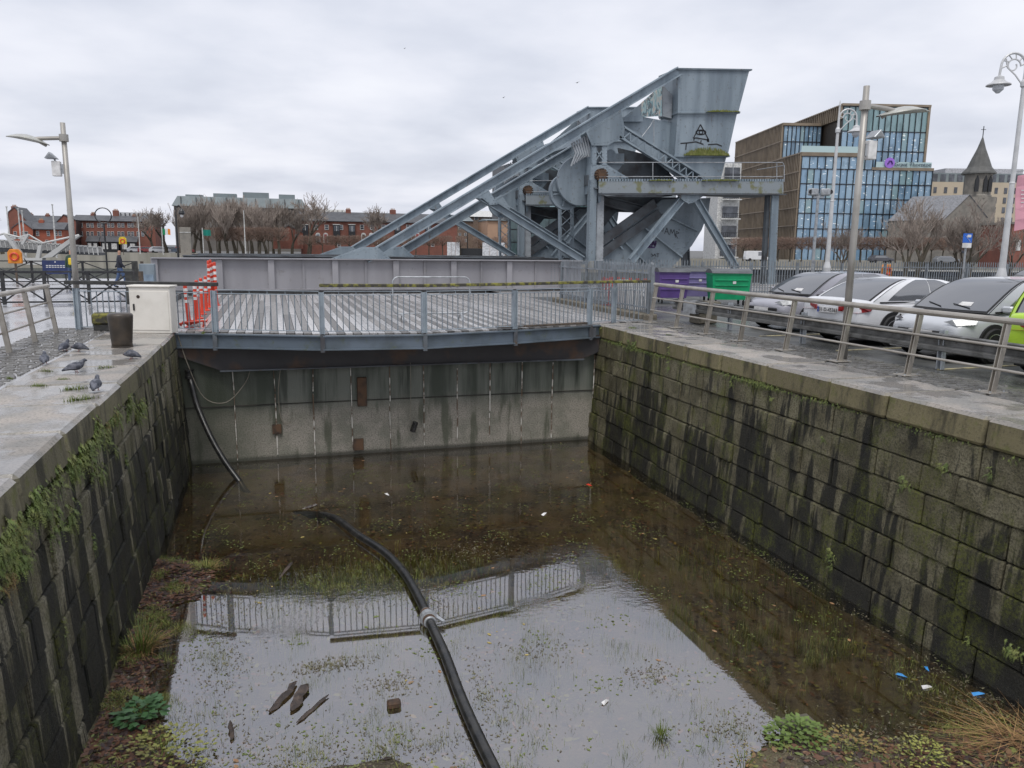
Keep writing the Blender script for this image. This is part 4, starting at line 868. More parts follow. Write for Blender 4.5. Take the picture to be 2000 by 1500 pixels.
# ------------------------------------------------------------------ palisade fences
def pale(h): return shared(('pale', h), lambda: MB().prism([(-.02, -.008, .06), (.02, -.008, .06), (.02, -.008, h-.06), (0, -.008, h), (-.02, -.008, h-.06)], (0, .016, 0)).mesh('pale', fence_grey))
def palisade(label, pts, h, sp, every=2.4, group=None, base=0):
    f = empty('palisade_fence', (*pts[0], base), label=label, cat='fence'); o = Vector((*pts[0], 0)); npal = 0; extra = MB()
    for (a, b), (c, d) in zip(pts, pts[1:]):
        A, B = Vector((a, b, 0))-o, Vector((c, d, 0))-o; L = (B-A).length; t = (B-A)/L; rz = math.atan2(t.y, t.x)
        for z in (.22, h-.28): MB().beam(A+Vector((0, 0, z)), B+Vector((0, 0, z)), .04, .045).build('cross_rail', fence_grey, f)
        for i in range(int(L/every)+1): MB().box(A+t*min(L, i*every)+Vector((0, 0, (h-.1)/2)), (.09, .09, h-.1), rz).build('post', fence_grey, f)
        for i in range(1, int(L/sp)):
            obj('pale', pale(h), f, A+t*(i*sp)+Vector((t.y*.03, -t.x*.03, 0)), (0, 0, rz))
    return f
palisade('grey palisade fence between the deck and the lift bridge', [(10.55, 20.75), (10.5, 28.2)], 1.52, .125, base=.12)
palisade('short grey palisade panel beside the purple bin', [(10.6, 20.7), (11.6, 22.9)], 1.65, .125)
palisade('long grey palisade fence along the river behind the parked cars', [(13.2, 30.6), (46, 29.9)], 1.62, .14)
tag(MB().box((10.55, 24.6, .05), (.42, 8.0, .24)).build('stone_kerb', stn, bevel=.03), 'low mossy stone kerb under the palisade fence', 'kerb')
# ------------------------------------------------------------------ hose, cables and pipe on the dock floor
hz = [(-2.02, 19.93, -1.0), (-1.95, 19.7, -1.25), (-1.84, 19.5, -1.72), (-1.55, 19.05, -2.38), (-1.25, 18.7, -2.9), (-.95, 18.4, -3.3), (-.68, 18.0, -3.58), (0, 17.0, -3.72), (.42, 16.2, -3.50), (.96, 15.2, -3.29), (1.33, 14.0, -3.25), (1.68, 13.0, -3.23), (1.87, 12.0, -3.22), (1.94, 11.0, -3.22), (1.95, 10.3, -3.22), (1.97, 9.3, -3.23), (1.95, 8.3, -3.24), (1.96, 7.5, -3.24), (2.0, 6.5, -3.26), (2.0, 5.2, -3.28)]
def smooth_path(P, n=5):
    P = [Vector(p) for p in P]; out_ = []
    for i in range(len(P)-1):
        p0, p1, p2, p3 = P[max(i-1, 0)], P[i], P[i+1], P[min(i+2, len(P)-1)]
        for k in range(n):
            t = k/n; out_.append(.5*((2*p1)+(p2-p0)*t+(2*p0-5*p1+4*p2-p3)*t*t+(3*p1-p0-3*p2+p3)*t**3))
    return out_+[P[-1]]
hs = empty('drain_hose', (1.9, 8, -3.3), label='thick black drain hose curving across the dock floor', cat='hose'); ho = Vector((1.9, 8, -3.3))
MB().tube([p-ho for p in smooth_path(hz)], .068, 14).build('hose', rubber, hs, smooth=True)
cp = Vector((1.95, 10.35, -3.22))-ho
MB().lathe([(.078, -.16), (.092, -.15), (.092, -.05), (.12, -.045), (.125, .0), (.12, .045), (.092, .05), (.092, .15), (.078, .16)], cp, 16, 'Y').build('coupling', galv, hs, smooth=False); MB().lathe([(.094, .07), (.098, .09), (.094, .14)], cp, 16, 'Y').build('rusty_clamp', rust, hs); MB().lathe([(.095, -.14), (.098, -.12), (.095, -.07)], cp, 16, 'Y').build('rusty_clamp', rust, hs)
MB().box(cp+Vector((.15, -.08, .0)), (.05, .22, .03), rz=.4).build('clamp_lever', galv, hs)
MB().lathe([(.11, 0), (.11, .06), (.09, .07), (.09, .16), (.11, .17), (.11, .22)], Vector((-2.0, 19.80, -1.12))-ho, 14).build('inlet_flange', rubber, hs)
def cable(name, label, pts, r, mat): return tag(MB().tube(smooth_path(pts), r, 6).build(name, mat, smooth=True), label, 'cable')
cabm = M('pale_cable', (.22, .20, .16), .6); cable('hanging_cable', 'thin pale cable looping from the dock corner across the end wall', [(-2.2, 19.72, -.02), (-2.0, 19.7, -.8), (-1.7, 19.8, -1.6), (-1.2, 19.85, -1.75), (-.75, 19.9, -1.3), (-.6, 19.93, -.9)], .012, cabm)
cable('hanging_cable', 'thin cable dangling straight down the middle of the end wall', [(3.3, 19.7, -.9), (3.32, 19.8, -1.7), (3.3, 19.88, -2.45)], .008, cabm); cable('hanging_cable', 'brown cable dropping beside the second white rod', [(.1, 19.8, -.9), (.02, 19.9, -1.6), (.08, 19.93, -2.3), (.3, 19.93, -2.35)], .012, cabm)
tag(MB().lathe([(.07, 0), (.075, .01), (.075, .26), (.07, .27)], (0, 0, 0), 14).build('pipe_offcut', rubber), 'short black pipe offcut hanging by a cable on the end wall', 'pipe'); o = bpy.data.objects['pipe_offcut']; o.location = (3.36, 19.84, -2.75); o.rotation_euler = (.1, .3, 0)
# ------------------------------------------------------------------ far bank
FH = Vector((.2931, .9561, 0)); RH = Vector((.9561, -.2931, 0))
def pt(u, v, D):
    d = RC @ Vector((u-1000, 750-v, -1520)); return CP+d*(D/d.dot(FH))
def gp(u, D): p = pt(u, 485, D); return Vector((p.x, p.y, 0))
brick = M('red_brick', (.235, .092, .066), .85, 0, (.18, .075, .056), scale=.5, rv=.1, dirt=(.10, .05, .04)); brick_o = M('orange_brick', (.33, .095, .055), .85, 0, (.26, .08, .05), scale=.5, rv=.05)
slate = M('slate', (.085, .088, .095), .6, 0, (.06, .062, .068), scale=.8, rv=.1); far_white = M('far_white', (.62, .62, .60), .6, rv=.05); far_pane = M('far_pane', (.035, .04, .05), .12, 0, (.09, .10, .12), scale=.8, rv=.3, spec=.8)
far_grey = M('far_grey_roof', (.20, .235, .245), .5, 0, (.15, .18, .19), scale=.2, rv=.05); tan = M('tan_render', (.42, .27, .18), .8, 0, (.36, .23, .16), scale=.3); brownb = M('brown_brick', (.20, .145, .11), .85, rv=.05); far_dark = M('far_dark', (.02, .021, .024), .5)
winf = MB().box((0, 0, 0), (1, .16, 1)).mesh('window', far_white); winp = MB().box((0, -.055, .02), (.80, .09, .84)).mesh('pane', far_pane); winbar = MB().box((0, -.112, .02), (.80, .02, .05)).mesh('glazing_bar', far_white)
def window(par, o, x, y, z, w_, h_, sill=True):
    f = obj('window', winf, par, (x-o.x, y-o.y-.02, z-o.z), (0, 0, 0), (w_, 1, h_)); p = obj('pane', winp, f); obj('glazing_bar', winbar, f)
    return f
def house(name, label, Y, u0, u1, ve, vr, mat, wins=(), chim=(), dep=8, roofm=None, vb=None, cat='house', doors=(), gable=None, bays=()):
    uc = (u0+u1)/2; a, b = at(u0, 480, Y), at(u1, 480, Y); x0, x1 = a.x, b.x; ze = at(uc, ve, Y).z; o = Vector(((x0+x1)/2, Y, 0)); h = empty(name, o, label=label, cat=cat)
    if gable:
        P = [Vector((at(u, v, Y).x, Y, max(0, at(u, v, Y).z)))-o for u, v in gable]; MB().prism(P, (0, dep, 0)).build('wall', mat, h)
        top = [p for p in P if p.z > .5]
        r = MB()
        for p, q in zip(top, top[1:]):
            if abs(p.x-q.x) > .3: n = Vector((0, 0, .18)); r.prism([p+n+Vector((0, -.15, 0)), q+n+Vector((0, -.15, 0)), q+Vector((0, -.15, 0)), p+Vector((0, -.15, 0))], (0, dep+.3, 0))
        r.build('roof', roofm or slate, h)
    else:
        MB().box((0, dep/2, ze/2), (x1-x0, dep, ze)).build('wall', mat, h); zr = pt(uc, vr, 1).z if False else at(uc, vr, Y+dep/2).z
        MB().prism([Vector((x0-o.x-.2, -.35, ze-.05)), Vector((x0-o.x-.2, dep/2, zr)), Vector((x0-o.x-.2, dep+.35, ze-.05))], (x1-x0+.4, 0, 0)).build('roof', roofm or slate, h)
        MB().box((0, -.4, ze-.02), (x1-x0+.4, .14, .14)).build('gutter', far_dark, h)
    k = Y*.94/1520
    for (u, v, w_, h_) in wins: p = at(u, v, Y); window(h, o, p.x, Y, p.z, w_*k, h_*k)
    for (u, v, w_, h_) in bays:
        p = at(u, v, Y); bq = MB().box((p.x-o.x, -.35, p.z), (w_*k, .75, h_*k)).build('bay', far_dark, h); MB().box((p.x-o.x, -.74, p.z+h_*k*.2), (w_*k*.8, .03, h_*k*.42)).build('pane', far_pane, bq); MB().box((p.x-o.x, -.36, p.z+h_*k*.52), (w_*k*1.1, .8, .14)).build('cornice', far_white, bq); MB().box((p.x-o.x, -.77, p.z+h_*k*.2), (.1, .03, h_*k*.42)).build('glazing_bar', far_white, bq)
    for (u, v, col) in doors:
        p = at(u, v, Y); w_ = 9*k; m = MB(); pts = [(p.x-o.x-w_/2, 0), (p.x-o.x+w_/2, 0)]; A = [(p.x-o.x+w_/2*math.cos(a_), 1.1*1.6+w_/2*math.sin(a_)) for a_ in [PI*i/8 for i in range(9)]]
        zz = p.z-1.4; d = m.prism([Vector((x_, -.1, zz+z_)) for x_, z_ in [pts[0], pts[1]]+A], (0, .1, 0)).build('door_surround', far_white, h); MB().box((p.x-o.x, -.12, zz+.95), (w_*.6, .06, 1.9)).build('door', flat('door_paint_'+str(len(bpy.data.materials)), col), d)
    for (u, v, w_) in chim:
        p = at(u, v, Y+dep/2); zt = p.z; c = MB().box((p.x-o.x, dep/2, zt-1.4), (w_*k, 1.0, 2.8)).build('chimney', mat, h)
        for q in (-.25, 0, .25): MB().lathe([(.12, 0), (.1, .35)], (p.x-o.x+q*w_*k, dep/2, zt), 8).build('chimney_pot', tan, c)
    return h
W2 = lambda us, v, w_=6, h_=9: [(u, v, w_, h_) for u in us]
L5 = (150, 159, 172, 180, 193, 200.5, 212.5, 220, 232.5, 240, 252, 259, 270, 279)
house('terrace_house', 'long red brick terrace with slate roof behind the left street lamp', 200, 146, 305, 432, 421, brick, W2(L5, 440, 5, 8)+W2(L5, 457, 5, 9), [(182, 417, 8), (226, 411, 10), (262, 421, 7)], 9)
for u0, u1 in ((169, 191), (196, 231), (235, 266)):
    a, b = at(u0, 470, 197), at(u1, 470, 197); w_ = b.x-a.x; e = empty('porch', ((a.x+b.x)/2, 197, 0), label='dark roofed white porch below the brick terrace, at %s' % {169: 'its left end', 196: 'its middle', 235: 'its right end'}[u0], cat='porch')
    MB().box((0, 1, 1.2), (w_, 2, 2.4)).build('wall', far_dark, e); MB().prism([(-w_/2-.2, -.3, 2.3), (-w_/2-.2, 2, 3.6), (-w_/2-.2, 2, 2.3)], (w_+.4, 0, 0)).build('roof', slate, e)
    for q in (-.25, .25): MB().box((q*w_, -.03, 1.3), (w_*.3, .08, 1.3)).build('window', far_white, e)
house('brick_house', 'tall red brick gable end with chimney at the far left', 196, 12, 56, 440, 410, brick, W2((46,), 440, 5, 8), [(28, 403, 9)], 9, gable=[(16, 486), (16, 415), (28, 405), (56, 436), (56, 486)])
house('brick_house', 'orange brick cottage with white windowed wing on the far bank', 186, 62, 126, 448, 434, brick_o, W2((73.5, 94.5, 109.5, 117.5), 456, 5, 9)+W2((92, 104), 473, 5, 8), [(81, 430, 8)], 8)
house('brick_house', 'orange brick gable fronting the cottage wing', 185, 23, 65, 448, 434, brick_o, W2((30, 47, 52), 457, 5, 9), (), 8, gable=[(23, 486), (23, 446), (42, 432), (65, 449), (65, 486)])
house('brick_house', 'grey roofed brick row behind the orange cottage', 222, 48, 114, 434, 421, brick, (), [(60, 418, 7), (93, 419, 7)], 8)
house('brick_house', 'red brick gable adjoining the long terrace', 195, 104, 149, 440, 420, brick, W2((120,), 455, 5, 8), (), 9, gable=[(104, 486), (104, 441), (124, 420), (149, 431), (149, 486)])
RW = [(616+0, 443), (635, 443)]
house('terrace_house', 'red brick terrace with arched white doorways behind the bridge truss', 190, 590, 893, 434, 416, brick, W2((617, 638, 666, 707, 727, 749, 797, 818, 868), 444, 8, 10)+W2((577+85, 700, 740, 760, 806, 845), 478, 7, 8), [(680, 409, 10), (767, 410, 12)], 9, doors=[(621, 462, (.15, .2, .25)), (636, 462, (.25, .03, .05)), (710, 462, (.08, .06, .05)), (725, 462, (.3, .3, .3)), (800, 461, (.05, .1, .08)), (815, 461, (.3, .05, .05))], bays=[(596, 450, 12, 22), (657, 451, 13, 24), (687, 452, 13, 26), (776, 450, 12, 22), (836, 450, 12, 22)])
house('brick_house', 'low red brick gable left of the arched doorway terrace', 186, 534, 592, 455, 440, brick, W2((578,), 461, 4, 7), (), 9, gable=[(534, 486), (534, 456), (564, 441), (592, 455), (592, 486)])
house('apartment_block', 'brown brick flats with white windows beside the terrace', 212, 891, 924, 432, 424, brownb, [(u, v, 5, 6) for u in (898, 909) for v in (445, 458, 470)], (), 10, cat='flats', roofm=far_grey)
house('apartment_block', 'brown block with pale penthouse storey', 240, 914, 978, 424, 412, brownb, [(u, 427, 9, 6) for u in (930, 960)], (), 14, cat='flats', roofm=far_white)
house('apartment_block', 'tan rendered block with one dark slit window', 205, 952, 992, 431, 428, tan, (), (), 10, cat='flats', roofm=far_grey)
p = at(976, 448, 204.8); MB().box((0, 0, 0), (.9, .12, 3.6)).build('slit_window', far_pane, bpy.data.objects['apartment_block.002']).location = (p.x-bpy.data.objects['apartment_block.002'].location.x, -.05, p.z)
hallw = M('hall_wall', (.17, .155, .14), .8, 0, (.13, .12, .11), scale=.15, rv=0)
def hall(label, u0, u1, vt, Y, mat, bumps=()):
    a, b = at(u0, 480, Y), at(u1, 480, Y); z = at((u0+u1)/2, vt, Y).z; e = empty('office_block', ((a.x+b.x)/2, Y, 0), label=label, cat='building'); w_ = b.x-a.x
    MB().box((0, 10, z/2-1.2), (w_, 20, z-2.4)).build('wall', hallw, e); MB().prism([(-w_/2-.5, -1, z-3), (-w_/2+1.2, 0, z), (w_/2-1.2, 0, z), (w_/2+.5, -1, z-3)], (0, 22, 0)).build('roof', mat, e)
    for (u, v, ww) in bumps: q = at(u, v, Y+8); MB().box((q.x-e.location.x, 8, (q.z+z)/2-.2), (ww, 5, max(.4, q.z-z+.4))).build('plant_room', mat, e)
    for k in range(9): MB().box((-w_/2+w_*(k+.5)/9, -.6, z-1.5), (.15, .9, 2.6)).build('roof_rib', slate, e)
hall('wide grey green roofed block rising behind the bare trees', 344, 600, 386, 265, far_grey, ((380, 381, 5), (440, 379, 7), (500, 377, 8), (560, 381, 5)))
hall('pale grey roofed hall behind the long terrace', 228, 305, 415, 235, M('pale_roof', (.36, .37, .39), .5), ()); hall('white roofed shed behind the arched doorway terrace', 606, 682, 409, 250, far_white, ())
hb = M('hoarding_white', (.62, .63, .65), .5, rv=.03)
for u0, u1, lb in ((873, 898, 'left'), (942, 986, 'right')):
    a, b = pt(u0, 480, 160), pt(u1, 480, 160); e = empty('hoarding', gp((u0+u1)/2, 160), -.297, label='white site hoarding on the far quay, the %s of two' % lb, cat='hoarding'); w_ = (b-a).length
    for k in range(3): MB().box((-w_/3+w_/3*k, 0, 1.5), (w_/3-.06, .08, 3.0)).build('panel', hb, e)
e = empty('site_gate', gp(920, 161), -.297, label='low black gate between the white hoardings', cat='gate'); MB().box((0, 0, .9), (4.8, .1, 1.8)).build('gate_leaf', far_dark, e); MB().box((0, -.06, .3), (4.8, .05, .1)).build('rail', far_dark, e)
# ------------------------------------------------------------------ far bank edge
# ------------------------------------------------------------------ glass blocks
def glass_mat(name, a, b_, lights=True):
    m, t, b = new_mat(name); p = pos(t); r = rnd(t)
    c = mix(t, r, a, b_); c = mix(t, math_(t, 'MULTIPLY', step(t, noise(t, mapped(t, p, (.8, .8, .25)), .9, 4), .5, .62), .6), c, tuple(x*.5 for x in a))
    c = mix(t, math_(t, 'GREATER_THAN', r, .86), c, (.24, .36, .40)); t.links.new(c, b.inputs['Base Color']); b.inputs['Roughness'].default_value = .08; b.inputs['Specular IOR Level'].default_value = .8
    if lights:
        k = step(t, noise(t, mapped(t, p, (1.0, 1.0, 3.2)), 1.3, 1, .3), .70, .74); b.inputs['Emission Color'].default_value = (1, .95, .85, 1); t.links.new(math_(t, 'MULTIPLY', k, .45), b.inputs['Emission Strength'])
    return m
pane_blue = glass_mat('office_glass', (.20, .33, .47), (.31, .44, .55)); pane_teal = glass_mat('teal_glass', (.20, .32, .34), (.28, .40, .42), False); bronze = M('bronze_fin', (.25, .20, .145), .55, .1, (.19, .15, .108), scale=.4, rv=.12); bronze_d = M('bronze_recess', (.075, .06, .046), .5, .2, rv=.1); mull = M('mullion', (.02, .024, .03), .4)
D0 = 180.0; C0 = gp(1553, D0); TH = math.atan2(-.25, .968)
off = empty('glass_office', C0, TH, label='bronze finned office block with blue glass front and rooftop sign', cat='office')
def gz(u, v, D=D0): return pt(u, v, D).z
kx = D0/1520
def aof(u, b=0): return (u-1553)*kx*(1+b/D0)
unit_b = MB().box((0, 0, 0), (1, 1, 1)).mesh('pane', pane_blue); unit_t = MB().box((0, 0, 0), (1, 1, 1)).mesh('pane', pane_teal); fin_me = MB().box((0, 0, 0), (1, 1, 1)).mesh('fin', bronze); mul_me = MB().box((0, 0, 0), (1, 1, 1)).mesh('mullion', mull)
def glazed(a0, a1, b, zs, n, teal_rows=()):
    w_ = (a1-a0)/n
    for j, (z0, z1) in enumerate(zip(zs, zs[1:])):
        for i in range(n): obj('pane', unit_t if j in teal_rows else unit_b, off, (a0+w_*(i+.5), b, (z0+z1)/2), (random.uniform(-.006, .006), 0, random.uniform(-.006, .006)), (w_-.07, .1, z1-z0-.1))
        MB().box(((a0+a1)/2, b-.06, z1-.05), (a1-a0, .22, .20)).build('floor_band', mull, off)
    for i in range(n+1): obj('mullion', mul_me, off, (a0+w_*i, b-.14, (zs[0]+zs[-1])/2), (0, 0, 0), (.15, .3, zs[-1]-zs[0]))
def finned(a, b0, b1, z0, z1, n, nfl):
    MB().box((a+.4, (b0+b1)/2, (z0+z1)/2), (.3, b1-b0, z1-z0)).build('side_wall', bronze_d, off)
    for i in range(n+1): obj('fin', fin_me, off, (a+.02, b0+(b1-b0)*i/n, (z0+z1)/2), (0, 0, 0), (.5, .26, z1-z0))
    for j in range(1, nfl+1): MB().box((a-.02, (b0+b1)/2, z0+(z1-z0)*j/nfl-.2), (.56, b1-b0+.4, .22)).build('floor_band', bronze, off)
zt1, zt2, zt3 = gz(1553, 297), gz(1515, 238, D0+11), gz(1640, 202, D0+2); zm = gz(1740, 331)
aR = aof(1808)
MB().box((aof(1690)/2+.2, 20.3, zt1/2), (aof(1690)-.5, 39.5, zt1-.3)).build('core', bronze_d, off); MB().box(((aof(1690)+aR)/2, 20.3, zm/2), (aR-aof(1690)-.4, 39.5, zm-.3)).build('core', bronze_d, off)
MB().box((aof(1631)/2+.3, 30, zt2/2), (aof(1631)-.4, 35, zt2-.3)).build('core', bronze_d, off); MB().box((aof(1631)/2+aR/2+.1, 20.5, zt3/2), (aR-aof(1631)-1.0, 36, zt3-.4)).build('core', bronze_d, off)
fl = [0, zm*.175, zm*.35, zm*.52, zm*.68, zm*.84, zm]
glazed(0, aR, 0, fl, 20); glazed(0, aof(1690), 0.0, [zm, zt1-.8], 9)
glazed(.2, aof(1631), 12.4, [zt1, zt1+(zt2-zt1)*.48, zt2-.6], 9); glazed(aof(1631)+.4, aR-1.0, 2.4, [zm, zm+(zt3-zm)*.30, zm+(zt3-zm)*.60, zt3-.4], 14, (2,))
MB().box((aof(1690)/2, .2, zt1-.4), (aof(1690)+.5, 1.0, .8)).build('parapet', bronze, off); MB().box(((aof(1690)+aR)/2, .3, zm+.2), (aR-aof(1690)+.3, 1.2, .6)).build('parapet', bronze, off); MB().box((aof(1631)/2, 12.5, zt2-.3), (aof(1631)+.3, 1, .6)).build('parapet', bronze, off); MB().box(((aof(1631)+aR)/2-.3, 2.4, zt3-.1), (aR-aof(1631)-.6, .9, .5)).build('parapet', bronze, off); MB().box((aR-.9, 10, (zm+zt3)/2), (.5, 16, zt3-zm)).build('corner_fin', bronze, off)
finned(-.2, 0, 40, 0, zt1, 44, 6); finned(-.1, 12.4, 46, zt1, zt2, 38, 2); finned(aof(1631), 2.4, 34, zt2-.5, zt3, 30, 1)
glb = flat('balustrade_glass', (.42, .55, .56), .08); MB().box((aof(1690)/2, .5, zt1+.75), (aof(1690), .06, 1.4)).build('balustrade', glb, off); MB().box(((aof(1695)+aR)/2, .1, zm+1.1), (aR-aof(1695)-.6, .06, 1.3)).build('balustrade', glb, off)
sg = flat('sign_grey', (.10, .13, .16), .4); o = obj('sign_lettering', text_mesh('Grant Thornton', 1.3, sg, .05), off, (aof(1768), -.15, zm+1.2), (PI/2, 0, 0)); pur = flat('sign_purple', (.27, .13, .50), .4, 0, .15)
lg = MB().lathe([(1.15, 0), (1.15, .15)], (aof(1722), -.35, zm+1.5), 24, 'Y').build('sign_roundel', pur, off); MB().tube([(aof(1722)-.5, -.4, zm+1.2), (aof(1722)-.1, -.42, zm+1.9), (aof(1722)+.3, -.42, zm+1.9), (aof(1722)+.6, -.42, zm+1.2)], .16, 6).build('roundel_swirl', flat('swirl', (.06, .02, .16)), lg)
# glass block behind the rear tower
ga, gb2 = at(990, 480, 205), at(1150, 480, 205); gh = at(1060, 322, 205).z; e = empty('glass_block', ((ga.x+gb2.x)/2, 205, 0), label='dark teal glass block seen through the bridge towers', cat='building'); w_ = gb2.x-ga.x
MB().box((0, 8, gh/2), (w_-.3, 15.6, gh-.2)).build('core', mull, e)
pt_dark = glass_mat('dark_teal_glass', (.03, .06, .065), (.06, .11, .115), False); up = MB().box((0, 0, 0), (1, 1, 1)).mesh('pane', pt_dark)
for j in range(7):
    for i in range(8): obj('pane', up, e, (-w_/2+w_*(i+.5)/8, 0, gh*(j+.5)/7), (0, 0, 0), (w_/8-.2, .1, gh/7-.3))
# white flats with balconies
ga, gb2 = pt(1398, 480, 175), pt(1440, 480, 175); e = empty('apartment_block', gp(1419, 175), -.297, label='white flats with railed balconies between bridge and office', cat='flats'); w_ = (gb2-ga).length; gh = pt(1419, 318, 175).z
MB().box((0, 6, gh/2), (w_, 11, gh)).build('wall', far_white, e)
for j in range(5):
    z = gh*(j+.12)/5; b = MB().box((.3, -.5, z), (w_*.9, 1.2, .25)).build('balcony', far_white, e); MB().box((.3, .0, z+1.5), (w_*.7, .12, 2.4)).build('window', far_pane, e)
    for k in range(9): MB().box((-w_*.4+.3+w_*.8*k/8, -1.05, z+.65), (.08, .05, 1.1)).build('baluster', far_dark, b)
    MB().box((.3, -1.05, z+1.2), (w_*.86, .08, .08)).build('handrail', far_dark, b)
# church
stone_g = M('church_stone', (.25, .23, .20), .85, 0, (.17, .16, .142), scale=.7, rv=.05, dirt=(.08, .075, .07)); spire_m = M('spire_slate', (.11, .11, .105), .7, 0, (.08, .08, .075), scale=.8)
DC = 165; ch = empty('church', gp(1910, DC), -.297, label='grey stone church with pointed slate spire', cat='church'); k = DC/1520
zs_, zb_, zt_ = pt(1910, 336, DC).z, pt(1910, 384, DC).z, pt(1916, 264, DC).z; s = 25*k
MB().box((0, s, zb_/2), (2*s*.98, 2*s, zb_)).build('tower', stone_g, ch)
MB().lathe([(s*1.06, zb_-.3), (s*1.06, zb_+.3), (s*.98, zb_+.5), (s*.98, zs_)], (0, s, 0), 8).build('belfry', stone_g, ch); MB().lathe([(s*1.2, zs_-.2), (s*1.18, zs_+.1), (s*.84, zs_+1.2), (s*.62, zs_+2.8), (s*.30, zs_+(zt_-zs_)*.68), (s*.04, zt_)], (0, s, 0), 12).build('spire', spire_m, ch)
MB().tube([(0, s, zt_-.2), (0, s, zt_+2.2)], .09, 5).beam((-.5, s, zt_+1.5), (.5, s, zt_+1.5), .1, .1).build('cross', far_dark, ch)
for dx in (-s*.62, -s*.02+.1, s*.38):
    w_ = .75; pts = [(dx-w_/2, zb_+1.0), (dx+w_/2, zb_+1.0), (dx+w_/2, zb_+3.3), (dx, zb_+4.3), (dx-w_/2, zb_+3.3)]; MB().prism([(x_, -.12, z_) for x_, z_ in pts], (0, .3, 0)).build('lancet_opening', far_dark, ch)
ap, ez = pt(1877, 382, DC).z, pt(1836, 428, DC).z; xa, xl, xr_ = (1877-1910)*k, (1834-1910)*k, (1915-1910)*k
MB().prism([(xl, -1, 0), (xl, -1, ez), (xa, -1, ap), (xr_, -1, ez+.5), (xr_, -1, 0)], (-7.5, 8, 0)).build('nave', stone_g, ch)
for q in (0,): MB().add([(xl-.2, -1.2, ez-.2), (xa, -1.2, ap+.15), (xa-7.6, 7, ap+.15), (xl-7.8, 7, ez-.2)], [(0, 1, 2, 3)]).add([(xr_+.2, -1.2, ez+.3), (xa, -1.2, ap+.15), (xa-7.6, 7, ap+.15), (xr_-7.4, 7, ez+.3)], [(0, 1, 2, 3)]).build('nave_roof', M('pale_slate', (.24, .245, .26), .5, rv=.02), ch)
MB().prism([(xa-.6, -1.08, 2), (xa+.6, -1.08, 2), (xa+.6, -1.08, ez-1), (xa, -1.08, ez+.2), (xa-.6, -1.08, ez-1)], (0, .06, 0)).build('lancet_window', far_pane, ch)
cb_ = empty('apartment_block', gp(1905, 205), -.297, label='cream hotel block with grey top storey behind the church', cat='building'); k = 205/1520; creamr = M('cream_render', (.52, .44, .33), .8, 0, (.47, .40, .30), scale=.2, rv=0)
z1_, z2_, z3_ = pt(1905, 356, 205).z, pt(1905, 337, 205).z, pt(1930, 326, 205).z
MB().box((0, 8, z1_/2), (215*k, 16, z1_)).build('wall', creamr, cb_); MB().box((0, 9, (z1_+z2_)/2), (212*k, 14, z2_-z1_)).build('top_storey', far_grey, cb_); MB().box((20*k, 10, (z2_+z3_)/2), (150*k, 11, z3_-z2_)).build('plant_storey', M('pale_clad', (.45, .45, .47), .5), cb_)
for q in range(13): MB().box((-100*k+q*16*k, 1.95, (z1_+z2_)/2), (10*k, .1, (z2_-z1_)*.75)).build('window', far_pane, cb_)
for v in (372, 391, 410, 430, 450):
    for u in (1816, 1836, 1855, 1875, 1932, 1950, 1966, 1985): MB().box(((u-1905)*k, -.02, pt(1905, v, 205).z), (6*k, .12, 11*k)).build('window', far_pane, cb_)
e = empty('brick_house', gp(1998, 150), -.297, label='red brick building at the right edge of the far quay', cat='house'); MB().box((2.5, 5, 3.4), (10, 10, 8.2)).build('wall', brick, e)
for q in (-1, 1.2): MB().box((q, -.03, 3.6), (.9, .12, 2)).build('window', far_white, e)
MB().box((2.5, 5, 7.7), (10.6, 10.6, .4)).build('cornice', stone_g, e)
# ------------------------------------------------------------------ trees
bark = M('bark', (.085, .070, .055), .9, 0, (.055, .05, .03), scale=3); twig = M('twigs', (.29, .245, .21), .9, 0, (.22, .18, .155), scale=1, rv=.15); twig_r = M('pollard_twigs', (.25, .17, .13), .9, 0, (.19, .135, .11), scale=1, rv=.15)
def tree_mesh(seed, h, spread, levels=5, thick=.22, up=.35, twn=3, mat=None, tsides=3, first=.28, tw=.018, dec=(.6, .9)):
    rg = random.Random(seed); tr, cr_ = MB(), MB()
    def grow(p, d, L, r, lv):
        n = 3; pts = [p]; q = p.copy(); dd = d.copy()
        for _ in range(n):
            dd = (dd+Vector((rg.gauss(0, .13), rg.gauss(0, .13), rg.gauss(0, .08)+up*.12))).normalized(); q = q+dd*L/n; pts.append(q.copy())
        r2 = r*.62; tgt = tr if lv < 2 else cr_; tgt.tube(pts, [max(r+(r2-r)*i/n, tw) for i in range(n+1)], 6 if lv < 2 else tsides, cap=False)
        if lv >= levels: return
        for c in range(rg.choice((3, 4)) if lv < levels-1 else twn+rg.choice((0, 1, 2))):
            k = rg.uniform(.35, 1) if lv else rg.uniform(.75, 1.0); i = min(int(k*n), n-1); s = pts[i].lerp(pts[i+1], k*n-i)
            ax = Vector((rg.gauss(0, 1), rg.gauss(0, 1), rg.gauss(0, .4))).normalized(); nd = (dd*rg.uniform(.5, 1)+ax*spread*rg.uniform(.5, 1)+Vector((0, 0, up))).normalized(); grow(s, nd, L*rg.uniform(dec[0], dec[1]), max(r2*.75, tw), lv+1)
    grow(Vector((0, 0, 0)), Vector((0, 0, 1)), h*first, thick, 0)
    return tr.mesh('trunk', bark, fix=False), cr_.mesh('crown', mat or twig, fix=False)
def tree(name, loc, meshes, sc, rz, label, group, cat='tree'):
    t = empty(name, loc, rz, label=label, cat=cat, group=group); t.scale = sc if isinstance(sc, tuple) else (sc,)*3; obj('trunk', meshes[0], t); obj('crown', meshes[1], t)
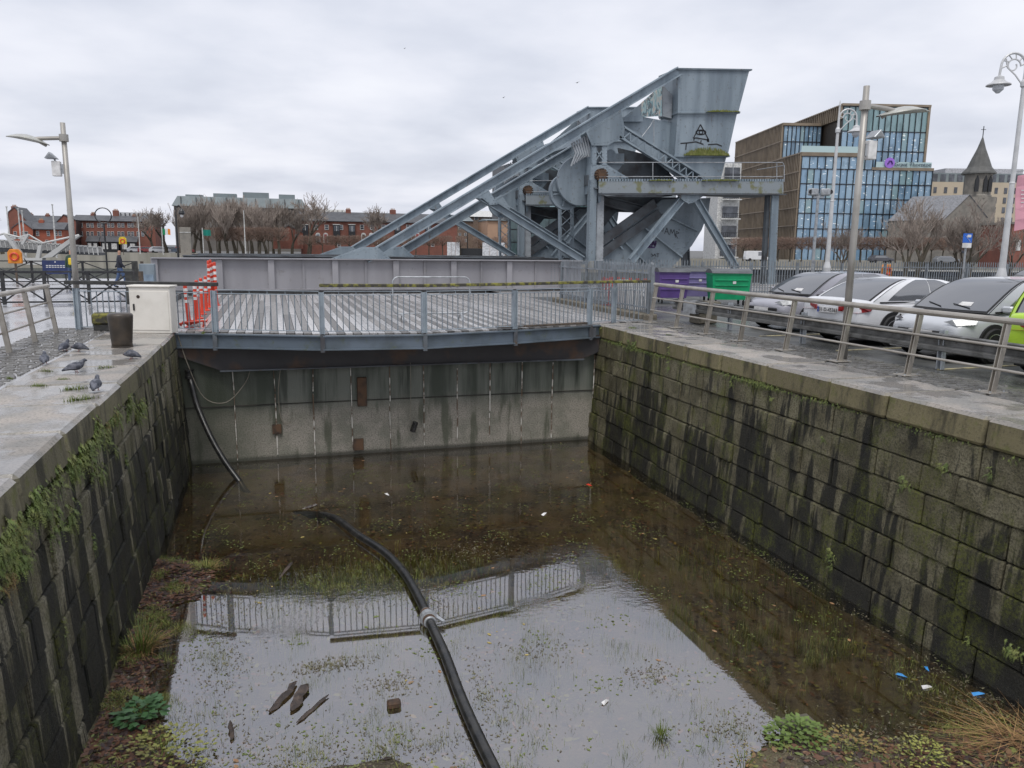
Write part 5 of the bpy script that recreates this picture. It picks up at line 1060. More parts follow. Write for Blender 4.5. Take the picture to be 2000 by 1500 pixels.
far_t = [tree_mesh(11+i, 12, .85, 5, .26, .22, 3, tw=.02, first=.2) for i in range(3)]; tall_t = [tree_mesh(31+i, 12, .55, 5, .22, .38, 3, tw=.018, first=.15, dec=(.65, 1.0)) for i in range(3)]; near_t = [tree_mesh(51+i, 5.2, .70, 5, .17, .34, 3, tw=.010, first=.30, dec=(.6, .9)) for i in range(3)]
names_ = ['leftmost', 'second from the left', 'third from the left', 'fourth from the left', 'fifth from the left', 'sixth from the left', 'seventh from the left', 'eighth from the left', 'ninth from the left', 'rightmost']
def hgt(ms): return max(v.co.z for m_ in ms for v in m_.vertices)
for i, (u, vt, Y) in enumerate(((300, 408, 178), (325, 403, 176), (362, 392, 180), (395, 380, 176), (428, 378, 182), (460, 381, 178), (492, 380, 180), (520, 384, 176), (545, 388, 180), (570, 394, 182), (350, 400, 172), (378, 392, 190), (411, 386, 186), (444, 385, 170), (476, 386, 188), (506, 388, 170), (534, 392, 188))):
    ms = (tall_t if i > 1 else far_t)[i % 3]; p = at(u, 480, Y); tree('bare_tree', (p.x, Y, 0), ms, (at(u, vt, Y).z)/hgt(ms), i*1.3, 'bare tree in the dense row by the grey roof, %s' % ('%s in front' % names_[i] if i < 10 else '%s behind' % names_[i-10]), 'bare trees on the far quay')
for u, vt, Y, lb in ((603, 372, 172, 'big spreading bare tree before the left end of the doorway terrace'), (742, 396, 174, 'bare tree with rounded crown before the middle of the doorway terrace'), (4, 396, 150, 'bare tree at the left edge of the far quay')):
    ms = far_t[int(u) % 3]; p = at(u, 480, Y); tree('bare_tree', (p.x, Y, 0), ms, at(u, vt, Y).z/hgt(ms), u*.1, lb, 'bare trees on the far quay')
for u, vt, D, lb, i in ((1648, 425, 60, 'slim bare tree between lamp posts in front of the office', 0), (1772, 384, 44, 'bare tree with upright limbs in front of the right half of the office', 1), (1788, 378, 46, 'forked bare tree just right of the office front', 2), (1878, 402, 43, 'bare tree left of the blue parking sign', 0), (1902, 384, 42, 'tall forked bare tree right behind the blue parking sign', 1), (1985, 428, 46, 'bare tree beside the banner lamp post', 2)):
    ms = near_t[i]; p = gp(u, D); p.z = -.2; tree('bare_tree', p, ms, (pt(u, vt, D).z+.2)/hgt(ms), u*.37, lb, 'bare trees behind the river fence')
def pollard(seed):
    rg = random.Random(seed); tr, cr_ = MB(), MB(); tr.tube([(0, 0, 0), (.05, 0, 1.2), (0, .05, 2.3)], [.16, .13, .11], 6)
    for k in range(7): a = rg.uniform(0, 6.28); tr.tube([(0, 0, 2.1), (math.cos(a)*.7, math.sin(a)*.5, 2.7), (math.cos(a)*1.7, math.sin(a)*.9, 3.2)], [.08, .06, .04], 4)
    for k in range(1500):
        x = rg.uniform(-2.1, 2.1); y = rg.uniform(-1.1, 1.1); z = 2.1+2.1*rg.random()**.75
        if (abs(x)/2.2)**4+((z-3.1)/1.25)**4 > 1.0+rg.random()*.25: continue
        d = Vector((x*.5+rg.gauss(0, .4), y*.6+rg.gauss(0, .4), .7+rg.gauss(0, .3))).normalized()*rg.uniform(.3, .75); w_ = Vector((rg.gauss(0, 1), rg.gauss(0, 1), rg.gauss(0, 1))).normalized()*.028
        p_ = Vector((x, y, z)); cr_.add([p_-w_, p_+w_, p_+d], [(0, 1, 2)])
    return tr.mesh('trunk', bark, fix=False), cr_.mesh('crown', twig_r, fix=False)
pol = [pollard(i) for i in range(3)]
i = 0
for u in range(1452, 1935, 23):
    D = 150; tree('pollard_tree', gp(u, D), pol[i % 3], (.95+.1*random.random(), 1, pt(u, 467, D).z/4.15*(1+.04*random.random())), -.3+PI*(i % 2), 'clipped reddish brown pollard before the office, %s from the bridge' % 'first second third fourth fifth sixth seventh eighth ninth tenth eleventh twelfth thirteenth fourteenth fifteenth sixteenth seventeenth eighteenth nineteenth twentieth last'.split()[i], 'pollard row on the right far quay'); i += 1
for qi, u in enumerate(list(range(424, 545, 20))+list(range(604, 880, 26))):
    Y = 170; p = at(u, 480, Y); vt = 447 if u < 560 else 462; tree('pollard_tree', (p.x, Y, 0), pol[i % 3], (1.0, 1, at(u, vt, Y).z/4.15), PI*(i % 2), ('clipped brown pollard under the tall bare trees, %s in its hedge' % (names_[qi] if qi < 6 else 'rightmost')) if u < 560 else 'clipped brown pollard before the doorway terrace, %s in its row' % (names_[qi-7] if qi < 16 else ('tenth from the left' if qi == 16 else 'last towards the right')), 'pollard hedge by the bare trees' if u < 560 else 'pollard row before the terrace'); i += 1
for u, wh in ((893, 'left'), (933, 'middle'), (968, 'right')): Y = 160; p = at(u, 480, Y); tree('pollard_tree', (p.x, Y-3, 0), pol[i % 3], (.8, .8, .95), i, 'small bare pollard in front of the white hoardings, the %s one' % wh, 'pollards by the hoardings'); i += 1
# ------------------------------------------------------------------ left middle distance
def xrail(label, pts, h, mids, posts_dark=True):
    r = empty('iron_railing', (*pts[0], 0), label=label, cat='railing'); o = Vector((*pts[0], 0))
    for (a, b), (c, d) in zip(pts, pts[1:]):
        A, B = Vector((a, b, 0))-o, Vector((c, d, 0))-o; t = (B-A).normalized()
        MB().beam(A+Vector((0, 0, h/2)), A+Vector((0, 0, h/2))+Vector((0, 0, 0.001)), .1, .1); MB().box(A+Vector((0, 0, h/2)), (.10, .10, h)).build('post', black_iron, r)
        for z in (h-.02, .52, .08): MB().beam(A+Vector((0, 0, z)), B+Vector((0, 0, z)), .06, .055).build('rail', black_iron, r)
        MB().beam(A+Vector((0, -.02, .1)), B+Vector((0, -.02, h-.05)), .03, .05).build('diagonal', black_iron, r); MB().beam(A+Vector((0, .02, h-.05)), B+Vector((0, .02, .1)), .03, .05).build('diagonal', black_iron, r)
    q = Vector((*pts[-1], 0))-o; MB().box(q+Vector((0, 0, h/2)), (.26, .26, h+.02)).build('end_post', tim_black, r); MB().box(q+Vector((.35, 0, h/2)), (.14, .14, h)).build('timber_post', timber, r)
yR = 29.5
xrail('near black iron railing with crossed braces on the promenade', [(at(u, 520, yR).x, yR) for u in (-90, 2, 84, 170, 252)], 1.10, 1)
xrail('rear black iron railing with crossed braces by the river', [(at(u, 503, 45).x, 45) for u in (-120, -40, 60, 160, 262)], 1.12, 1)
e = empty('info_sign', at(108, 514, 43.2)-Vector((0, 0, 1.3)), label='navy blue notice board on the rear railing', cat='sign'); e.location.z = 0
nv = M('navy_board', (.02, .035, .12), .4, rv=0); MB().box((0, 0, .85), (1.15, .04, .66)).build('board', nv, e); MB().lathe([(.03, 0), (.03, .01)], (0, -.03, 1.1), 8, 'Y').build('crest', whitep, e)
for z in (.93, .85): 
    for k in range(7): MB().box((-.36+.12*k, -.024, z), (.09, .008, .035)).build('lettering_line', whitep, e)
MB().box((-.4, .05, .45), (.06, .06, .9)).box((.4, .05, .45), (.06, .06, .9)).build('legs', black_iron, e)
orange = M('orange_plastic', (.75, .26, .02), .4, rv=0); yellowp = M('yellow_plastic', (.75, .55, .03), .4, rv=0)
def buoy(loc, label, h, mat=orange, s=1):
    e = empty('lifebuoy_housing', loc, label=label, cat='lifebuoy box'); MB().box((0, .06, h/2), (.09, .07, h)).build('post', timber, e)
    m = MB().prism([(-.3*s, 0, h-.15), (.3*s, 0, h-.15), (.3*s, 0, h+.38*s), (.18*s, 0, h+.55*s), (-.18*s, 0, h+.55*s), (-.3*s, 0, h+.38*s)], (0, .2, 0)).build('housing', mat, e, bevel=.02)
    P = [(math.cos(a)*.17*s, -.03, h+.18*s+math.sin(a)*.17*s) for a in [2*PI*i/16 for i in range(17)]]; MB().tube(P, .045*s, 6, cap=False).build('lifebuoy_ring', redp, m)
p = at(28, 500, 44); buoy((p.x, 44, 0), 'orange lifebuoy housing behind the left railings', 1.15); p = gp(1738, 39); buoy(p, 'orange lifebuoy housing behind the river fence', .95, orange, .9)
p = at(240, 478, 150); buoy((p.x, 150, 0), 'yellow lifebuoy housing on the far quay', 2.0, yellowp, 2.0)
e = empty('control_cabinet', (at(286, 530, 34).x, 34, 0), label='blue grey metal cabinet at the left end of the bridge girder', cat='cabinet'); MB().box((0, .3, .62), (.55, .5, 1.24)).build('body', steel, e, bevel=.01); MB().box((.03, .03, .45), (.42, .04, .75)).build('door', M('cab_blue', (.25, .33, .42), .4), e)
# ring topped pole and black lantern
p = at(206, 480, 47); e = empty('ring_pole', (p.x, 47, 0), label='thin black pole topped by a large open ring', cat='ring pole'); zc = at(206, 421, 47).z; MB().tube([(0, 0, 0), (0, 0, zc-.4)], .045, 8).build('pole', black_iron, e); MB().tube([(math.cos(a)*.40, 0, zc+math.sin(a)*.40) for a in [2*PI*i/24 for i in range(25)]], .03, 6, cap=False).build('ring', black_iron, e)
p = at(347, 480, 54); e = empty('lantern_post', (p.x, 54, 0), label='black street lantern behind the left end of the bridge', cat='street lamp'); zc = at(347, 404, 54).z; MB().tube([(0, 0, 0), (0, 0, 1.2), (0, 0, zc-.5)], [.1, .07, .05], 8).tube([(0, 0, zc-.5), (.05, 0, zc), (.2, 0, zc+.1), (.35, 0, zc-.1)], .035, 6).build('post', black_iron, e); MB().lathe([(.05, zc-.1), (.16, zc-.25), (.2, zc-.4), (.1, zc-.48)], (.35, 0, 0), 10).build('lantern', black_iron, e); MB().lathe([(.1, zc-.48), (.09, zc-.6), (.02, zc-.66)], (.35, 0, 0), 10).build('glass', whitep, e)
# white V masted footbridge
YB = 105
def B(cx_, cy_, y=YB): return at(cx_/6.667, 430+cy_/6.667, y)
fb = empty('foot_bridge', B(480, 470), label='white V masted footbridge crossing the river at the left', cat='footbridge'); fo = fb.location.copy(); fw = M('bridge_white', (.52, .52, .51), .5, 0, (.42, .42, .41), scale=.5, rv=.03); fd = M('bridge_under', (.07, .075, .085), .5)
S2 = Vector((0, 3.0, 0))
MB().prism([B(-500, 325)-fo, B(1300, 425)-fo, B(1310, 460)-fo, B(-500, 395)-fo], S2).build('deck', fd, fb)
for s, y in ((0, -.05), (1, 3.0)):
    for k in range(30):
        u = -480+k*60; v = 262+(u+0)*(350-262)/1260; MB().beam(B(u, v-2)-fo+Vector((0, y, 0)), B(u+22, v+90+(u*.012))-fo+Vector((0, y, 0)), .1, .12).build('stanchion', fw, fb)
    MB().beam(B(-500, 228)-fo+Vector((0, y, 0)), B(1260, 352)-fo+Vector((0, y, 0)), .12, .12).build('handrail', fw, fb); MB().prism([B(-500, 240)-fo+Vector((0, y, 0)), B(1260, 362)-fo+Vector((0, y, 0)), B(1290, 430)-fo+Vector((0, y, 0)), B(-500, 330)-fo+Vector((0, y, 0))], (0, .05, 0)).build('mesh_infill', M('rail_mesh', (.33, .33, .33), .5) if s == 0 else bpy.data.materials['rail_mesh'], fb)
for poly, th in (([(95, 175), (150, 200), (420, 560), (360, 570)], 1.2), ([(590, 490), (720, 480), (1085, 200), (1010, 205), (930, 255)], 1.0), ([(360, 490), (600, 490), (590, 575), (400, 575)], 1.6), ([(545, 330), (590, 320), (560, 490), (510, 490)], .8), ([(385, 185), (425, 190), (350, 320), (320, 310)], .6)):
    MB().prism([B(a, b)-fo+Vector((0, -1.6, 0)) for a, b in poly], (0, th, 0)).build('mast', fw, fb)
for a, b in (((100, 175), (-450, 330)), ((100, 175), (600, 305)), ((410, 190), (600, 300)), ((590, 300), (1060, 195)), ((410, 190), (170, 260)), ((590, 300), (180, 215))): MB().tube([B(*a)-fo+Vector((0, -1.2, 0)), B(*b)-fo+Vector((0, -1.2, 0))], .11, 5).build('stay_cable', fw, fb)
# flags, masts, monument
for u, vt, cols, lb in ((318, 443, ((0, .22, .08), (.7, .7, .7), (.75, .25, .02)), 'green white and orange flag on a white pole'), (397, 445, ((0, .16, .12), (0, .20, .15), (0, .16, .12)), 'small green flag on a white pole')):
    p = at(u, 480, 160); zt = at(u, vt, 160).z; e = empty('flag_pole', (p.x, 160, 0), label=lb, cat='flag pole'); MB().tube([(0, 0, 0), (0, 0, zt)], .09, 6).build('pole', far_white, e)
    for k, c in enumerate(cols): MB().add([(.1+.45*k, .05*math.sin(k), zt-.3), (.1+.45*(k+1), .05*math.sin(k+1), zt-.4), (.1+.45*(k+1), .05*math.sin(k+1), zt-1.5), (.1+.45*k, .05*math.sin(k), zt-1.4)], [(0, 1, 2, 3)]).build('flag_stripe', flat('flag_%d_%d' % (u, k), c, .7), e)
for i, (u, vt, Y) in enumerate(((20, 404, 120), (42, 408, 122), (49, 412, 124), (109, 400, 118), (138, 412, 120), (273, 424, 165), (479, 412, 165), (913, 440, 160))):
    p = at(u, 480, Y); zt = at(u, vt, Y).z; e = empty('mast', (p.x, Y, 0), label=['white mast at the far left behind the footbridge', 'white mast right of the far left one', 'third thin mast from the left', 'tall mast before the orange cottage', 'mast just left of the street lamp', 'pale lamp column before the long terrace', 'pale lamp column before the dense bare trees', 'black mast before the hoardings'][i], cat='mast'); MB().tube([(0, 0, 0), (0, 0, zt)], [.12, .07], 6).build('pole', far_dark if u == 913 else far_white, e); MB().box((0, 0, zt), (.2, .2, .15)).build('cap', far_white, e)
p = at(363, 480, 158); zt = at(363, 444, 158).z; e = empty('stone_monument', (p.x, 158, 0), label='plain pale stone slab monument before the bare trees', cat='monument'); MB().box((0, .5, zt/2), (1.9, 1, zt)).build('slab', stone_g, e, bevel=.05); MB().box((0, .5, .15), (2.6, 1.7, .3)).build('plinth', stone_g, e); MB().box((0, -.02, zt*.82), (1.92, .1, .12)).build('band', far_white, e)
def far_car(loc, rz, col, label, van=False):
    e = empty('parked_van' if van else 'parked_car', loc, rz, label=label, cat='van' if van else 'car', group='vehicles on the far quay'); mt = car_paint('far_paint_%d' % len(bpy.data.materials), col); h = 1.95 if van else 1.42
    prof = [(-2.1, .35), (-2.1, .9), (-2.0, h-.05 if van else .95), (-1.5 if not van else -1.9, h), (.5 if not van else .9, h), (1.2 if not van else 1.5, .98), (2.1, .85), (2.15, .35)]; MB().prism([(x_, -.85, z_) for x_, z_ in prof], (0, 1.7, 0)).build('body', mt, e, bevel=.06)
    gp_ = [(-1.5, .98), (-1.25, h-.12), (.42, h-.12), (1.02, .98)] if not van else [(.2, 1.1), (.2, h-.15), (.8, h-.15), (1.3, 1.1)]; MB().prism([(x_, -.87, z_) for x_, z_ in gp_], (0, 1.74, 0)).build('side_windows', glass_m, e)
    for x_ in (-1.3, 1.35):
        for s in (-1, 1): MB().lathe([(.31, -.1), (.31, .1)], (x_, s*.78, .31), 14, 'Y').build('wheel', tyre_m, e)
for u, c, lb in ((252, (.45, .46, .48), 'silver car parked below the long terrace, leftmost of five'), (275, (.25, .05, .05), 'dark red car parked below the long terrace'), (299, (.55, .56, .58), 'pale car parked right of the dark red one'), (322, (.12, .16, .22), 'blue car parked before the leftmost bare trees'), (347, (.3, .06, .06), 'red car parked beside the stone monument')): far_car((at(u, 488, 168).x, 168+abs(u-300)*.02+10, 0), .1, c, lb)
p = gp(1477, 148); far_car(p, -.3, (.7, .7, .7), 'white van parked on the far quay seen past the end column', True); far_car(gp(1722, 147), -.3, (.06, .06, .07), 'dark car parked before the glass office'); far_car(gp(1850, 146), -.3, (.2, .21, .22), 'grey car parked before the church')
# moored barge and pontoon
hull = M('barge_hull', (.03, .033, .038), .5, 0, (.06, .06, .06), scale=.5); e = empty('moored_barge', gp(1720, 95), -.297, label='long dark barge moored behind the river fence', cat='barge')
MB().prism([(-24, 0, -2.8), (-25, 0, -.9), (30, 0, -.9), (29, 0, -2.8)], (0, 6, 0)).build('hull', hull, e); MB().box((2, 3, -.6), (48, 4, .7)).build('cabin', far_dark, e); MB().box((2, 3, -.2), (49, 4.6, .1)).build('roof', M('barge_roof', (.33, .32, .29), .6), e)
for k in range(16): MB().box((-21+k*3, .97, -.55), (1.6, .06, .4)).build('window', far_pane, e)
# ------------------------------------------------------------------ right: ornate lamps, cctv, signs
lw = M('lamp_white', (.55, .555, .56), .4, .1, (.46, .465, .47), scale=3, rv=.03)
def ornate(loc, h, side, label, tilt=0):
    L = empty('ornate_lamp', loc, label=label, cat='street lamp'); L.rotation_euler = (0, tilt, -.3)
    MB().lathe([(.26, 0), (.26, .35), (.17, .5), (.19, .9), (.14, 1.1), (.16, 1.35), (.1, 1.6), (.075, h*.5), (.085, h*.5+.03), (.07, h*.5+.08), (.06, h*.84), (.10, h*.845), (.10, h*.86), (.055, h*.87), (.045, h*.9), (.03, h*.97), (.05, h*.975), (.008, h)], (0, 0, 0), 14).build('column', lw, L)
    cx_, cz_ = side*.38, h*.915; sc = MB(); P = [(side*.0, 0, h*.86)]+[(cx_-side*.36*math.cos(a), 0, cz_+.36*math.sin(a)) for a in [PI*i/12 for i in range(13)]]+[(side*.76, 0, cz_-.22)]; sc.tube(P, .035, 6)
    sc.tube([(cx_-side*.22*math.cos(a)*(1-i/40), 0, cz_+.22*math.sin(a)*(1-i/40)) for i, a in enumerate([2.2*PI*j/24 for j in range(25)])], .024, 5); sc.tube([(side*.05, 0, h*.85), (side*.3, 0, cz_-.25), (side*.55, 0, cz_-.05), (side*.62, 0, cz_+.2)], .022, 5)
    for k in range(6): a = PI*k/5; sc.tube([(cx_-side*.2*math.cos(a), 0, cz_+.2*math.sin(a)), (cx_-side*.36*math.cos(a+.2), 0, cz_+.36*math.sin(a+.2))], .02, 4)
    sc.build('scroll_bracket', lw, L)
    b = MB().lathe([(.03, 0), (.04, -.08), (.13, -.12), (.14, -.2), (.2, -.26), (.33, -.33), (.34, -.36), (.2, -.36)], (side*.76, 0, cz_-.2), 18).build('lantern_hood', lw, L); MB().lathe([(.16, -.36), (.15, -.48), (.05, -.58)], (side*.76, 0, cz_-.2), 14).build('lantern_glass', flat('lantern_glass', (.5, .52, .55), .1), b); return L
p = gp(1618, 34); ornate(p, pt(1640, 196, 34).z, 1, 'white ornate scroll lamp post before the office')
p = gp(1962, 24.5); Lr = ornate(p, pt(1995, 80, 24.5).z, -1, 'white ornate scroll lamp post with pink banner at the right edge')
bn = MB(); bx = .12
for i in range(6):
    for j in range(2): bn.v.append((.12+.62*j+.06*i/5, -.03+.05*math.sin(i*1.1+j), 4.5-1.65*i/5-.12*(1-j)))
bn.f = [(2*i, 2*i+1, 2*i+3, 2*i+2) for i in range(5)]; bo = bn.build('banner', M('pink_banner', (.62, .30, .36), .7, 0, (.55, .27, .33), scale=2, rv=0), Lr, fix=False); sm_ = bo.modifiers.new('thick', 'SOLIDIFY'); sm_.thickness = .01
for k in range(6): MB().box((.42+.03*(k//2), -.05, 3.95-.12*k), (.3, .008, .025)).build('banner_print', whitep, bo)
MB().tube([(0, 0, 4.52), (.8, 0, 4.56)], .015, 5).build('banner_arm', galv, Lr)
p = gp(1590, 31); e = empty('camera_pole', p, -.3, label='grey pole with two security cameras behind the green bin', cat='camera pole'); zt = pt(1603, 378, 31).z; MB().tube([(0, 0, 0), (0, 0, zt)], [.07, .055], 8).build('pole', galv, e)
for dx, rz in ((-.22, .5), (.25, -.3)): c_ = MB().box((dx, -.05, zt+.05), (.36, .26, .26), rz).build('camera_head', galv, e, bevel=.03); MB().lathe([(.09, 0), (.09, .03)], (dx*1.6, -.2, zt+.05), 10, 'Y').build('lens', far_dark, c_)
MB().box((.02, 0, zt-.12), (.4, .1, .08)).build('crossarm', galv, e)
p = gp(1886, 31); e = empty('parking_sign', p, -.35, label='blue and white parking sign behind the river fence', cat='sign'); zt = pt(1893, 456, 31).z; zb2 = pt(1893, 484, 31).z; MB().tube([(0, 0, 0), (0, 0, zt)], .04, 8).build('pole', galv, e); bz = zb2+(zt-zb2)*.35; MB().box((0, -.06, (zt+bz)/2), (.34, .03, zt-bz)).build('blue_plate', flat('sign_blue', (.02, .13, .55), .4), e); MB().box((0, -.06, (zb2+bz)/2-.005), (.34, .03, bz-zb2-.01)).build('white_plate', whitep, e)
MB().box((.05, -.08, zt-.1), (.14, .006, .1)).build('print', whitep, e); MB().beam((-.1, -.08, (zt+bz)/2+.1), (.12, -.08, bz+.03), .02, .006).build('print', whitep, e)
# ------------------------------------------------------------------ two walkers by the river
def person(loc, rz, label, top, legs, stride):
    e = empty('person', loc, rz, label=label, cat='person')
    V = [(0, 0, .95), (0, 0, 1.15), (0, 0, 1.40), (0, .02, 1.50), (0, .03, 1.60), (0, .03, 1.72), (.17, 0, 1.40), (.24, .04*stride, 1.13), (.22, .2*stride, .92), (-.17, 0, 1.40), (-.24, -.04*stride, 1.13), (-.22, -.16*stride, .92), (.10, 0, .90), (.11, .16*stride, .50), (.11, .22*stride, .09), (.11, .36*stride+.1, .04), (-.10, 0, .90), (-.11, -.08*stride, .50), (-.11, -.28*stride, .1), (-.11, -.16*stride+.08, .04)]
    E = [(0, 1), (1, 2), (2, 3), (3, 4), (4, 5), (2, 6), (6, 7), (7, 8), (2, 9), (9, 10), (10, 11), (0, 12), (12, 13), (13, 14), (14, 15), (0, 16), (16, 17), (17, 18), (18, 19)]
    R_ = [.15, .16, .17, .06, .085, .085, .08, .06, .04, .08, .06, .04, .10, .075, .05, .045, .10, .075, .05, .045]
    me = bpy.data.meshes.new('body'); me.from_pydata(V, E, []); o = obj('body', me, e); sk = o.modifiers.new('skin', 'SKIN')
    for i_, r_ in enumerate(R_): me.skin_vertices[0].data[i_].radius = (r_, r_*.85); me.skin_vertices[0].data[i_].use_root = i_ == 0
    sb = o.modifiers.new('sub', 'SUBSURF'); sb.levels = sb.render_levels = 2
    m, t, b = new_mat('clothes_%d' % len(bpy.data.materials)); tcn = N(t, 'ShaderNodeTexCoord'); s = N(t, 'ShaderNodeSeparateXYZ'); t.links.new(tcn.outputs['Object'], s.inputs[0]); z = s.outputs[2]
    c = mix(t, math_(t, 'GREATER_THAN', z, .92), legs, top); c = mix(t, math_(t, 'GREATER_THAN', z, 1.51), c, (.42, .24, .17)); c = mix(t, math_(t, 'GREATER_THAN', z, 1.70), c, (.05, .035, .025)); c = mix(t, math_(t, 'LESS_THAN', z, .1), c, (.02, .02, .02)); t.links.new(c, b.inputs['Base Color']); b.inputs['Roughness'].default_value = .8; me.materials.append(m)
    return e
sk_ = None
p = at(232, 500, 40); person((p.x, 40, 0), -1.3, 'person in dark jacket and jeans walking past the left girder end', (.02, .022, .035), (.06, .10, .2), 1)
p = at(138, 500, 40); pe = person((p.x, 40, 0), -.4, 'person in dark green jacket with yellow bag behind the left lamp pole', (.03, .06, .04), (.05, .08, .16), .4); MB().box((.12, -.16, 1.2), (.26, .14, .32)).build('shoulder_bag', yellowp, pe, bevel=.04)
# gulls
gw = M('gull_white', (.5, .5, .5), .7)
for u, v, Y, lb in ((983, 191, 70, 'gull gliding left of the counterweight'), (1127, 162, 60, 'gull flying above the far counterweight'), (790, 95, 90, 'distant gull high in the sky')):
    g = empty('gull', at(u, v, Y), .4, label=lb, cat='bird'); g.scale = (.55,)*3; MB().tube([(-.2, 0, 0), (0, 0, .02), (.2, 0, .03)], [.02, .06, .02], 6).build('body', gw, g); MB().add([(.08, 0, .04), (.02, .55, .16), (-.1, 0, .04)], [(0, 1, 2)]).add([(.08, 0, .04), (.0, -.55, .14), (-.1, 0, .04)], [(0, 1, 2)]).build('wings', far_dark, g, fix=False)
# ------------------------------------------------------------------ plants, litter and debris in the dock
gmat = [M('grass_green', (.13, .17, .03), .6, 0, (.08, .11, .02), scale=3, rv=.2), M('grass_pale', (.24, .25, .06), .6, 0, (.16, .15, .05), scale=3, rv=.2), M('reed_dry', (.40, .24, .11), .7, 0, (.25, .15, .07), scale=4, rv=.1)]
fernm = M('fern_green', (.11, .155, .035), .6, 0, (.19, .205, .06), scale=5, rv=.3); fernr = M('fern_rust', (.22, .14, .05), .7, 0, (.14, .15, .04), scale=6, rv=.2)
def blade(m, p, h, lean, az, w_=.006, seg=3):
    p = Vector(p); d = Vector((math.cos(az), math.sin(az), 0)); s = Vector((-d.y, d.x, 0))*w_; b = len(m.v)
    for i in range(seg+1):
        t = i/seg; q = p+d*lean*t*t+Vector((0, 0, h*(t-.35*t*t*min(1, lean/h)))); k = 1-t*.92; m.v += [tuple(q-s*k), tuple(q+s*k)]
    m.f += [(b+2*i, b+2*i+1, b+2*i+3, b+2*i+2) for i in range(seg)]
rg = random.Random(5)
def sward(name, label, mat, n, dens, h, seed):
    r_ = random.Random(seed); m = MB(); c = 0; tr = 0
    while c < n and tr < n*60:
        tr += 1; x = r_.uniform(-2.05, 8.3); y = r_.uniform(5.2, 19.5)
        if r_.random() > dens(x, y): continue
        z = bed_z(x, y); c += 1
        for _ in range(r_.randint(4, 9)): blade(m, (x+r_.gauss(0, .04), y+r_.gauss(0, .04), z), r_.uniform(.35, 1)*h+max(0, WL-z)*1.05, r_.uniform(.02, .10), r_.uniform(0, 6.28), .0045)
    return m.build(name, mat, fix=False, label=label, cat='grass', kind='stuff')
def patchy(x, y, s, o_): return smooth(.05, .35, mn.noise(Vector((x*s, y*s, o_))))
def d1(x, y):
    a = smooth(1.5, .4, x+2.1-.25*math.sin(y*2))*smooth(14.6, 13.6, y)*.9*patchy(x, y, 1.9, 2); b = smooth(9.2, 6.6, y)*smooth(4.5, .5, x)*.55*patchy(x, y, 1.6, 4); c = (.16*patchy(x, y, 1.4, 9)+.02)*smooth(13.5, 9, y); d = .4*math.exp(-((x-1.2)**2/2+(y-12.0)**2/.6))
    return max(a, b, c, d)
sward('shallow_grass', 'short green grass growing along the left wall and in the shallows', gmat[0], 3000, d1, .085, 1); sward('shallow_grass', 'pale yellow green grass among the shallow water', gmat[1], 2400, d1, .075, 2)
def leaf_scatter(name, label, mats, n, zone, seed, size=(.03, .07), up=0):
    r_ = random.Random(seed); ms = [MB() for _ in mats]; c = 0
    while c < n:
        x = r_.uniform(-2.05, 8.3); y = r_.uniform(5.3, 19.8)
        if r_.random() > zone(x, y): continue
        c += 1; z = bed_z(x, y)+.012; fl_ = r_.random() < up; z = WL+.004 if fl_ and z < WL else z; s = r_.uniform(*size); a = r_.uniform(0, 6.28); m = r_.choice(ms); u = Vector((math.cos(a), math.sin(a), r_.uniform(-.25, .25)*(not fl_)))*s; v = Vector((-math.sin(a), math.cos(a), r_.uniform(-.25, .25)*(not fl_)))*s*.5; o_ = Vector((x, y, z)); m.add([o_-u, o_-u*.3+v, o_+u*.5+v*.8, o_+u, o_+u*.4-v, o_-u*.4-v*.9], [(0, 1, 2, 3, 4, 5)])
    for m, mt in zip(ms, mats): m.build(name, mt, fix=False, label=label, cat='leaf litter', kind='stuff')
lf = [M('leaf_brown', (.13, .062, .035), .55, rv=0, scale=6), M('leaf_dark', (.045, .026, .022), .5, rv=0, scale=6)]
leaf_scatter('leaf_litter', 'dark brown leaf litter banked against the left wall', lf, 9000, lambda x, y: smooth(1.6, .5, x+2.1)*smooth(14.8, 13.8, y)+.006+.55*math.exp(-((x-6.6)**2/2.2+(y-5.9)**2/.25)), 3, (.025, .06))
leaf_scatter('sunken_leaves', 'brown leaves and weed lying on the dock floor under water', [M('sunk_brown', (.22, .13, .07), .5, rv=0, scale=5), M('sunk_olive', (.22, .23, .07), .5, rv=0, scale=5), M('sunk_dark', (.05, .035, .025), .5, rv=0, scale=5)], 5200, lambda x, y: (.15+.85*patchy(x, y, .9, 16))*smooth(19.9, 17, y), 14, (.015, .06))
leaf_scatter('fallen_leaves', 'yellow and pale leaves scattered over the dock floor', [M('leaf_yellow', (.42, .33, .10), .5, rv=0, scale=5), M('leaf_tan', (.38, .22, .11), .5, rv=0, scale=5), M('leaf_green', (.15, .19, .05), .5, rv=0, scale=5)], 560, lambda x, y: .08+.92*patchy(x, y, .8, 6), 4, (.012, .05), .22)
leaf_scatter('floating_weed', 'green floating weed mats on the brown water', [M('weed', (.11, .15, .03), .5, 0, (.16, .18, .06), rv=0, scale=8)], 5200, lambda x, y: patchy(x, y, 1.3, 12)**2*(.8 if y > 9.5 else .5)+.7*patchy(x, y, 2.2, 22)**2*smooth(2.8, 0, x)*smooth(9.6, 8, y), 8, (.008, .028), .6)
pebm = M('rubble', (.22, .20, .17), .7, 0, (.10, .09, .08), scale=9, rv=0); peb = MB(); r_ = random.Random(9)
